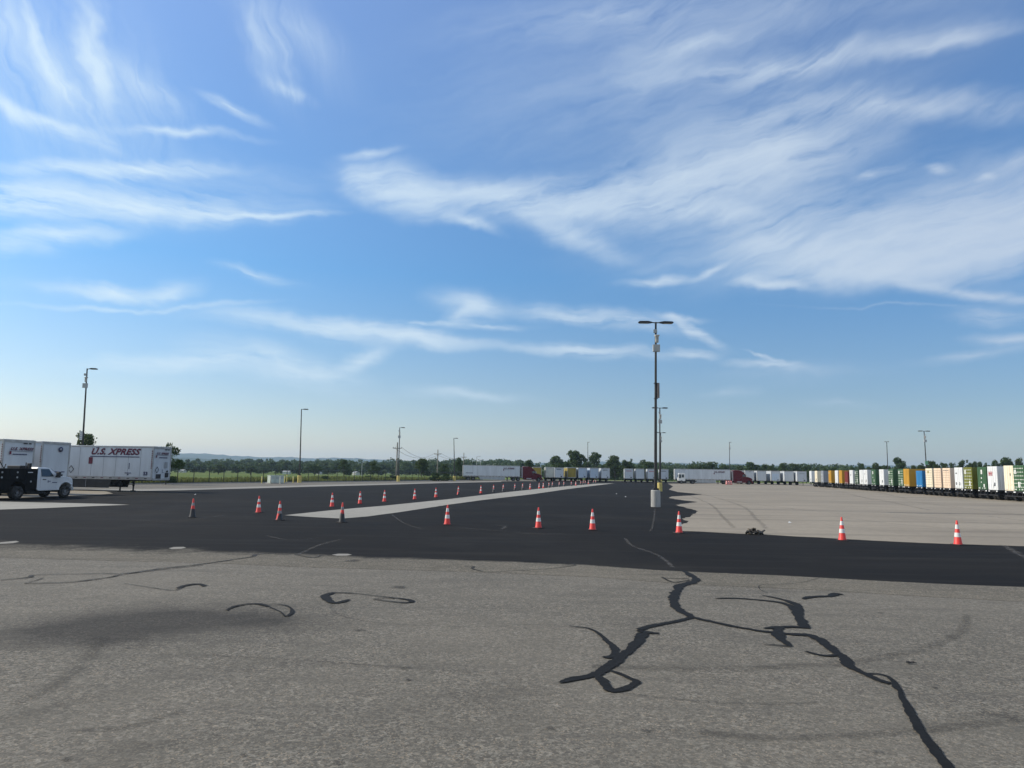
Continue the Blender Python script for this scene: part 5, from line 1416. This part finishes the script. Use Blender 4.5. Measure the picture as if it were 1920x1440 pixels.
cones = [
 (360.5, 970.5, 'dark', 'traffic cone with a tar-blackened lower half, leftmost on the asphalt'),
 (484.5, 961.5, 'clean', 'clean orange cone left of the pointed end of the concrete strip'),
 (523.5, 975.8, 'half', 'orange cone with one side tarred, at the point of the concrete strip'),
 (641, 979.7, 'dark', 'tar-blackened cone before the near edge of the concrete strip'),
 (838.5, 984.2, 'clean', 'clean orange cone alone in the middle foreground, right of the blackened one'),
 (1009.5, 990.5, 'clean', 'left one of the two near cones standing left of the tall lamp post'),
 (1111, 994, 'clean', 'right one of the two near cones standing left of the tall lamp post'),
 (1273.5, 999.7, 'clean', 'clean orange cone at the corner of the right concrete, right of the lamp base'),
 (1579.5, 1013.7, 'clean', 'clean orange cone at the concrete edge, between the scrap pile and the last cone'),
 (1796.5, 1021.8, 'clean', 'clean orange cone farthest right at the concrete edge'),
 (622.4, 950.4, 'clean', 'first orange cone of the long receding line, nearest the blackened cone'),
 (674.8, 944.8, 'clean', 'second orange cone of the long receding line'),
 (720.6, 941, 'clean', 'third orange cone of the long receding line'),
 (777.4, 936.6, 'clean', 'fourth orange cone of the long receding line'),
 (817.2, 932.8, 'clean', 'fifth orange cone of the long receding line'),
 (859.4, 928, 'half', 'sooty cone, sixth of the long receding line'),
 (901.6, 925.2, 'clean', 'seventh cone of the long receding line, brighter than both its neighbours'),
 (925.4, 923.1, 'low', 'eighth cone of the long receding line, below the maroon cab'),
 (943.6, 921.3, 'low', 'ninth cone of the long receding line'),
 (965.3, 919.6, 'low', 'tenth cone of the long receding line'),
 (979.8, 918.4, 'low', 'eleventh cone of the long receding line'),
 (994, 917.6, 'clean', 'twelfth cone of the long receding line, bright orange'),
 (1011, 916.1, 'clean', 'thirteenth cone of the long receding line, bright orange'),
 (1018.7, 915.5, 'clean', 'fourteenth cone of the long receding line'),
 (1029.3, 914.6, 'low', 'fifteenth cone of the long receding line'),
 (1035.8, 913.8, 'low', 'sixteenth cone of the long receding line'),
 (1048.5, 912.8, 'low', 'seventeenth cone of the long receding line'),
 (1057.3, 912.1, 'low', 'eighteenth cone of the long receding line'),
 (1071.3, 911.2, 'low', 'nineteenth cone of the long receding line'),
 (1079.6, 910.6, 'clean', 'twentieth cone of the long receding line'),
 (1088.9, 909.6, 'low', 'twenty-first cone of the long receding line'),
 (1093.5, 909.1, 'low', 'twenty-second cone of the long receding line'),
 (1097.5, 908.6, 'low', 'twenty-third cone of the long receding line'),
 (1103.3, 907.9, 'clean', 'twenty-fourth cone of the long receding line'),
 (1112.7, 907.2, 'low', 'twenty-fifth cone of the long receding line'),
 (1117, 906.6, 'low', 'last and farthest cone of the long receding line'),
]
for i, (px, py, kd, lb) in enumerate(cones):
    c_ = empty('traffic_cone', G(px, py), R(17+i*41) if kd != 'half' else R(-10)); tag(c_, lb, 'traffic cone', CG)
    for nm, me in cone_parts(kd): obj(nm, me, c_)
# ---- barrels by the right maroon truck
for i, px in enumerate((1362.3, 1366.6, 1370.6)):
    p = AT(px, 203); b_ = empty('traffic_barrel', p); tag(b_, ('left', 'middle', 'right')[i]+' one of three orange and white traffic barrels by the right maroon truck', 'traffic barrel', 'traffic barrels by the truck')
    g = MB(); g.lathe([(.29, .05), (.28, .3), (.26, .32), (.25, .62), (.23, .64), (.22, 1.0), (.10, 1.03), (.001, 1.03)], 18); g.build('drum', [c_clean], b_)
    g = MB(); g.lathe([(.36, 0), (.36, .05), (.001, .05)], 18, smooth=False); g.build('base', [m_blk], b_)
    g = MB(); g.lathe([(.285, .32), (.275, .50)], 18); g.lathe([(.25, .70), (.24, .86)], 18); g.build('reflective_band', [m_ref], b_)
# ---- scraps on the ground
random.seed(3)
p = G(1414, 1002)
g = MB()
for k in range(26):
    a = random.random()*6.28; rr2 = random.random()**.7*.27; x, y = p.x+rr2*1.3*math.cos(a), p.y+rr2*.6*math.sin(a); z = .02+.2*(1-rr2/.45)*random.random()
    M_ = Matrix.Translation((x, y, z+.02)) @ Matrix.Rotation(random.random()*3, 4, 'Z') @ Matrix.Rotation(random.uniform(-.8, .8), 4, 'X') @ Matrix.Rotation(random.uniform(-.6, .6), 4, 'Y')
    s_ = random.uniform(.06, .15); g.rbox(-s_, s_, -s_*.6, s_*.6, -.015, .02, .006, 0 if random.random() < .62 else 1, M_)
o_ = g.build('tyre_scrap', [m_tyre_r, mat('scrap_tan', (.14, .11, .075), .8)])
tag(o_, 'crumpled pile of black tyre scrap at the concrete edge', 'tyre scrap')
p = G(1706, 1245)
g = MB(); pts = [(-.05, 0), (-.03, .03), (0, .035), (.02, .015), (.06, .0), (.03, -.02), (0, -.012), (-.03, -.02)]
g.add([(p.x+x, p.y+y, .016+.012*math.sin(i*2.1)+.012) for i, (x, y) in enumerate(pts)]+[(p.x+x, p.y+y, .016) for x, y in pts], [tuple(range(8))]+[(i, 8+i, 8+(i+1) % 8, (i+1) % 8) for i in range(8)])
g.tube((p.x+.03, p.y, .02), (p.x+.09, p.y-.01, .018), .005, n=5)
tag(g.build('dead_leaf', [m_tyre_r]), 'small black curled leaf on the old asphalt, right of the crack', 'leaf')
for i, (px, py, lb) in enumerate(((365.5, 928, 'white paper scrap near the first cone on the left'), (1156, 926.5, 'far white paper scrap left of the tall lamp post'), (1173, 932.2, 'nearer white paper scrap left of the tall lamp post'), (1481, 981, 'pale paper scrap on the right concrete'))):
    p = G(px, py); g = MB(); s_ = .09
    g.add([(p.x-s_, p.y-.05, .02), (p.x+s_*.7, p.y-.08, .03), (p.x+s_, p.y+.07, .05), (p.x, p.y+.1, .10), (p.x-s_*.8, p.y+.06, .03), (p.x, p.y, .02)], [(0, 1, 2, 3, 4), (4, 3, 5), (0, 5, 1)])
    tag(g.build('paper_scrap', [m_gal]), lb, 'litter', 'scraps of litter')

# ================================================================== TREES
def leaf_mat(name, a, c, d):
    m = bpy.data.materials.new(name); m.use_nodes = True
    t = NT(m.node_tree); b = m.node_tree.nodes['Principled BSDF']
    g_ = t.n('ShaderNodeNewGeometry'); tc = t.n('ShaderNodeTexCoord').outputs['Object']
    oi = t.n('ShaderNodeObjectInfo').outputs['Random']
    n = t.noise(tc, .35, 3, .5)
    cc = t.mix(t.math('ADD', t.math('MULTIPLY', g_.outputs['Random Per Island'], .6), t.math('MULTIPLY', n, .4)), a, c)
    cc = t.mix(t.math('MULTIPLY', oi, .55), cc, d)
    t.t.links.new(cc, b.inputs['Base Color']); b.inputs['Roughness'].default_value = .7; b.inputs['Specular IOR Level'].default_value = .2
    tr = t.n('ShaderNodeBsdfTranslucent'); t.t.links.new(cc, tr.inputs['Color'])
    mx = t.n('ShaderNodeMixShader', i_0=.3); t.t.links.new(b.outputs[0], mx.inputs[1]); t.t.links.new(tr.outputs[0], mx.inputs[2])
    t.t.links.new(mx.outputs[0], m.node_tree.nodes['Material Output'].inputs['Surface'])
    return m
m_leaf = leaf_mat('leaves', (.020, .045, .012), (.060, .105, .028), (.075, .10, .03))
m_leaf2 = leaf_mat('leaves_far', (.034, .066, .027), (.080, .125, .055), (.09, .13, .055))
m_bark = mat('bark', (.085, .07, .055), .9, dirt=.3, scale=4, streak=True)
rng = np.random.default_rng(5)
def crown_arrays(n, seed, Wd, Ht, zb, leaf, clumps=14, open_=0.0):
    r_ = np.random.default_rng(seed)
    cs_ = []
    for k in range(int(clumps*1.7)):
        a = r_.uniform(0, 2*PI); q = r_.uniform(0, 1)**.5; z = r_.uniform(0, 1)
        wz = max(.12, math.sin(PI*min(1, .22+.74*z)))**.7
        rad = Wd*.5*q*wz*.8
        cs_.append((rad*math.cos(a), rad*math.sin(a), zb+(Ht-zb)*(.12+.78*z), Wd*r_.uniform(.07, .19)*(1-open_*.35)))
    cs_.append((0, 0, zb+(Ht-zb)*.55, Wd*.22*(1-open_)))
    cs_ = np.array(cs_)
    w_ = cs_[:, 3]**2; w_ /= w_.sum()
    idx = r_.choice(len(cs_), n, p=w_)
    d = r_.normal(size=(n, 3)); d /= np.linalg.norm(d, axis=1)[:, None]
    rad = (r_.uniform(.35, 1, n)**.45)*(1+.12*r_.normal(size=n))
    c = cs_[idx, :3]+d*(cs_[idx, 3]*rad)[:, None]*np.array([1, 1, .78])
    k_ = (Wd*.5)/np.percentile(np.abs(c[:, 0]), 99.3); c[:, :2] *= k_; cs_[:, :2] *= k_
    c[:, 2] = zb+(c[:, 2]-zb)*(Ht-zb)/(np.percentile(c[:, 2], 99.7)-zb)
    nrm = d*.6+r_.normal(size=(n, 3))*.6; nrm /= np.linalg.norm(nrm, axis=1)[:, None]
    up = r_.normal(size=(n, 3)); t1 = np.cross(nrm, up); t1 /= np.linalg.norm(t1, axis=1)[:, None]; t2 = np.cross(nrm, t1)
    s = leaf*r_.uniform(.55, 1.25, n)[:, None]
    v = np.stack([c-t1*s, c-t2*s*.55, c+t1*s, c+t2*s*.55], 1).reshape(-1, 3)
    return v, cs_
def mesh_from_quads(name, v, mats):
    me = bpy.data.meshes.new(name); n = len(v)//4
    me.vertices.add(len(v)); me.vertices.foreach_set('co', v.astype(np.float32).ravel())
    me.loops.add(4*n); me.loops.foreach_set('vertex_index', np.arange(4*n, dtype=np.int32))
    me.polygons.add(n); me.polygons.foreach_set('loop_start', np.arange(0, 4*n, 4, dtype=np.int32))
    me.materials.append(mats); me.update(calc_edges=True); me.validate()
    return me
def tree_proto(seed, open_=0.0, n=3800, leaf=.30, clumps=14, Wd=8.0, Ht=9.0, zb=2.0, m_=None):
    v, cs_ = crown_arrays(n, seed, Wd, Ht, zb, leaf, clumps, open_)
    cr = mesh_from_quads('crown', v, m_ or m_leaf)
    g = MB(); g.tube((0, 0, -.3), (.05, 0, zb+.5), .24, .18, 10); g.tube((.05, 0, zb+.5), (.1, .1, Ht*.7), .18, .06, 8)
    for c in cs_[:9]:
        z0 = zb+(c[2]-zb)*.3; g.tube((.06, .03, z0), (c[0]*.9, c[1]*.9, c[2]), .09, .03, 6)
    return g.mesh('trunk', [m_bark]), cr
protos = [tree_proto(11, .0), tree_proto(12, .1, clumps=18), tree_proto(13, .0, clumps=12), tree_proto(14, .35, 2600, clumps=11), tree_proto(15, .15, clumps=16), tree_proto(16, .0, clumps=20, zb=1.2), tree_proto(17, .1, clumps=10)]
def tree(px, top, D, wpx, pi, label, group, zb=None, base_z=-.6):
    p = AT(px, D, base_z)
    wd = wpx/FPX*D*1.08; ht = ZT(px, top, D)-base_z
    r = empty('tree', p, R((px*37) % 360)); tag(r, label, 'tree', group)
    r.scale = (wd/8.0, wd/8.0, ht/9.0)
    tr, cr = protos[pi % len(protos)]
    obj('trunk', tr, r); obj('crown', cr, r)
GT = 'trees beyond the lot'
tree(158, 812, 112, 54, 0, 'round leafy tree rising above the left trailers, around the lamp post', GT, base_z=-.8)
tree(313, 833, 98, 42, 4, 'tree half hidden behind the nose of the large-lettered trailer', GT)
for a in ((992, 862.5, 255, 30, 0, 'dark tree behind the nose of the left maroon truck'), (1042, 855.5, 268, 36, 1, 'broad tree above the grey and white trailers, left of the tallest one'), (1080, 845.5, 262, 44, 2, 'tallest dark tree above the left trailer block'),
          (1118, 848.5, 268, 34, 3, 'open-branched tree right of the tallest dark one'), (1153, 855, 262, 38, 5, 'very dark tree in the gap between the two trailer blocks'), (1177, 861, 275, 24, 6, 'lighter green tree right of the dark one in the gap'), (1210, 863, 285, 38, 4, 'tree left of the tall lamp post, above the trailers'),
          (1062, 866, 258, 22, 5, 'small bright tree below the broad crown, above the white trailer'), (1100, 866, 258, 28, 0, 'low dark tree below the open-branched one'),
          (1326, 866, 300, 50, 1, 'wide dark tree above the long white trailer'), (1298, 873, 310, 26, 5, 'low tree left of the wide dark one'), (1357, 873, 310, 26, 2, 'low tree left of the thin lamp post'),
          (1411, 867, 300, 34, 2, 'tree above the first blue white trailers'), (1388, 873, 305, 24, 5, 'low tree right of the thin lamp post, above the maroon cab'), (1434, 871, 305, 18, 0, 'small tree above the second blue white trailer'), (1448, 871, 302, 18, 4, 'small tree above the third blue white trailer'), (1468, 868.5, 300, 30, 5, 'broad tree above the fourth blue white trailer'),
          (1491, 869.5, 300, 26, 0, 'tree above the fifth blue white trailer'), (1512, 870.5, 298, 20, 6, 'tree above the bend of the trailer rows'), (1530, 876, 300, 14, 1, 'small low tree before the gap in the treeline'),
          (1548, 876.5, 280, 12, 2, 'small dark tree above the leftmost yellow container'), (1561, 875, 280, 16, 6, 'small round tree above the second yellow container'),
          (1598, 873.5, 262, 15, 4, 'small tree left of the twin-topped one'), (1616, 868.5, 260, 21, 0, 'twin-topped tree above the two white containers'), (1630, 876, 262, 16, 5, 'low green tree right of the twin-topped one'), (1644, 868.5, 262, 24, 1, 'round tree left of the thin lamp post, above the green container'),
          (1662, 873, 258, 18, 2, 'low tree at the foot of the thin lamp post, above the white container'), (1685, 858.5, 255, 30, 3, 'tall open-crowned tree with sky showing through'), (1684, 877, 262, 26, 6, 'low tree under the open-crowned one'),
          (1713, 873, 262, 16, 5, 'small low tree left of the green sign'), (1729, 869.5, 262, 20, 4, 'tree just left of the green sign post'), (1750, 865, 255, 28, 2, 'dense tree right of the green sign post'), (1772, 868, 258, 20, 0, 'tree above the third slatted container'), (1788, 868, 258, 16, 1, 'tree above the white container beside the slatted ones'),
          (1805, 863.5, 262, 19, 3, 'open-branched tree above the olive container'), (1823, 863.5, 258, 20, 6, 'round tree above the scattered-mark green container'), (1838, 866.5, 255, 16, 5, 'low tree between two rounder ones, above the red emblem'), (1852, 869, 252, 16, 4, 'low tree above the red framed emblem'), (1868, 863.5, 250, 20, 1, 'tree left of the high mass at the right edge'),
          (1889, 858.5, 248, 30, 2, 'tallest tree near the right edge, above the cream container'), (1912, 859.5, 245, 24, 0, 'tree at the right edge of the photo'),
          (645, 862, 255, 26, 5, 'dark broad tree beyond the field, left of the lone pale post'), (700, 866, 235, 20, 0, 'dark tree beyond the fence, left of the first utility pole'), (791, 860.5, 220, 30, 2, 'near dark tree between the first two utility poles'), (832, 868, 235, 18, 6, 'tree right of the middle utility pole'), (861, 858.5, 235, 17, 5, 'narrow dark tree right of the last fence lamp post'),
          (590, 872, 300, 22, 4, 'tree at the field edge right of the yellow lamp base'), (470, 874, 330, 24, 1, 'tree at the far field edge left of the cabinet'), (410, 871, 320, 30, 5, 'dark tree at the far field edge, right of the left trailers')):
    tree(*a, GT)
def bush(px, top, D, wpx, label, zb=-.4):
    p = AT(px, D, zb); wd = wpx/FPX*D; ht = ZT(px, top, D)-zb
    r = empty('bush', p, R(px % 360)); tag(r, label, 'bush', 'bushes beyond the fence'); r.scale = (wd/8.0, wd/8.0, ht/9.0)
    obj('foliage', bush_me, r)
v, _ = crown_arrays(2600, 44, 8, 9, .2, .42, 16)
bush_me = mesh_from_quads('foliage', v, m_leaf)
for a in ((818, 887, 178, 26, 'dense bush behind the fence, left of the last yellow lamp base'), (838, 889, 182, 20, 'bush behind the fence, between the dense bush and the yellow lamp base'), (735, 891, 168, 26, 'low bush by the first utility pole'), (690, 892, 160, 20, 'low bush behind the fence, left of the utility poles'), (322, 893, 104, 26, 'bush behind the fence below the nose of the lettered trailer'), (610, 892, 150, 18, 'low bush behind the fence right of the yellow lamp base')):
    bush(*a)
# far woods: bands that read as one mass
def woods(name, label, spans, seed, leaf=.8, per=420, m_=m_leaf2):
    r_ = np.random.default_rng(seed); out = []
    for (xa, xb, D, top, zb, n) in spans:
        for k in range(n):
            px = xa+(xb-xa)*(k+r_.uniform(-.4, .4))/n; DD = D*r_.uniform(.94, 1.08)
            tp = top+r_.uniform(-3.2, 3.5)
            ht = ZT(px, tp, DD)-zb
            if ht < 3: ht = 3
            v, _ = crown_arrays(per, int(r_.integers(1e6)), ht*r_.uniform(.8, 1.2), ht, ht*.08, leaf*DD/450, 9)
            p = AT(px, DD, zb); out.append(v+np.array([p.x, p.y, p.z]))
    o_ = obj(name, mesh_from_quads(name, np.concatenate(out), m_))
    o_['kind'] = 'stuff'; tag(o_, label, 'woods'); return o_
woods('far_woods', 'hazy band of woods beyond the green field on the left', [(250, 980, 640, 863.5, -2.2, 100), (250, 1000, 440, 867.5, -1.6, 80)], 3)
woods('far_woods', 'low woods beyond the lot, behind the middle and right trailers', [(960, 1330, 520, 869.5, -2, 50), (1180, 1600, 480, 873, -2, 60), (1570, 2050, 380, 877, -2, 70), (1020, 1260, 330, 874, -2, 40)], 8)
woods('far_woods', 'woods out of the way at the far left behind the parked trailers', [(-300, 260, 400, 860, -8, 40)], 9, per=250)
# undergrowth behind the rows
r_ = np.random.default_rng(31)
n = 22000
side = r_.uniform(0, 1, n); along = r_.uniform(-.12, 1.0, n)**1
q = np.outer(along*(FB-FA).length, np.array([FD.x, FD.y, 0]))+np.array([FA.x, FA.y, -.05])+np.outer(.3+r_.uniform(0, 1, n)**1.6*16, np.array([FN.x, FN.y, 0]))
hgt_ = r_.uniform(.25, .8, n)*(1+.5*np.sin(q[:, 0]*.13)*np.sin(q[:, 1]*.21))
a = r_.uniform(0, PI, n); wv_ = np.stack([np.cos(a), np.sin(a), np.zeros(n)], 1)*.16
top = q+np.stack([r_.normal(0, .1, n), r_.normal(0, .1, n), hgt_], 1)
v = np.stack([q-wv_, q+wv_, top+wv_*.3, top-wv_*.3], 1).reshape(-1, 3)
m_tg = leaf_mat('tall_grass', (.08, .13, .025), (.21, .20, .075), (.21, .23, .065))
o_ = obj('tall_grass', mesh_from_quads('tall_grass', v, m_tg)); o_['kind'] = 'stuff'; tag(o_, 'rough tall grass along the foot of the fence', 'grass')
# ---- little houses among the far trees
for (px, D, sc_, lb) in ((343, 420, 1, 'small pale house at the wood edge nearest the lettered trailer'), (538, 400, 1.1, 'small white house beyond the field, above the tallest bollard'), (599, 420, .8, 'small low house beyond the field, right of the first fence lamp'), (668, 400, 1.1, 'pale shed beyond the field by the lone pale post')):
    p = AT(px, D, terr(AT(px, D).x, D)); r = empty('house', p, R(px)); tag(r, lb, 'house', 'little houses beyond the field')
    g = MB(); g.box(-4, 4, -3, 3, -.5, 2.8); g.build('wall', [mMark], r)
    g = MB(); g.add([(-4.4, -3.4, 2.7), (4.4, -3.4, 2.7), (4.4, 3.4, 2.7), (-4.4, 3.4, 2.7), (-4.4, 0, 4.6), (4.4, 0, 4.6)], [(0, 1, 5, 4), (2, 3, 4, 5), (0, 4, 3), (1, 2, 5)]); g.build('roof', [m_gal], r)
    g = MB(); g.box(-.5, .5, -3.05, -2.99, -.3, 1.9); g.build('door', [m_blk], r)
    for x in (-2.6, 2.2): g = MB(); g.box(x-.5, x+.5, -3.05, -2.99, .9, 2); g.build('window', [m_glass], r)
    r.scale = (sc_*.42,)*3

# ------------------------------------------------------------------ the air
m_air = bpy.data.materials.new('haze_air'); m_air.use_nodes = True
nt = m_air.node_tree; nt.nodes.clear()
pv = nt.nodes.new('ShaderNodeVolumePrincipled'); ou = nt.nodes.new('ShaderNodeOutputMaterial')
pv.inputs['Color'].default_value = (.58, .78, 1.0, 1); pv.inputs['Density'].default_value = 0.00014; pv.inputs['Anisotropy'].default_value = .2
nt.links.new(pv.outputs[0], ou.inputs['Volume'])
g = MB(); g.box(-6900, 6900, -6900, 6900, -60, 150)
hz_ = g.build('haze', [m_air]); hz_['kind'] = 'stuff'; tag(hz_, 'thin blue haze of the summer air over the hills', 'haze')
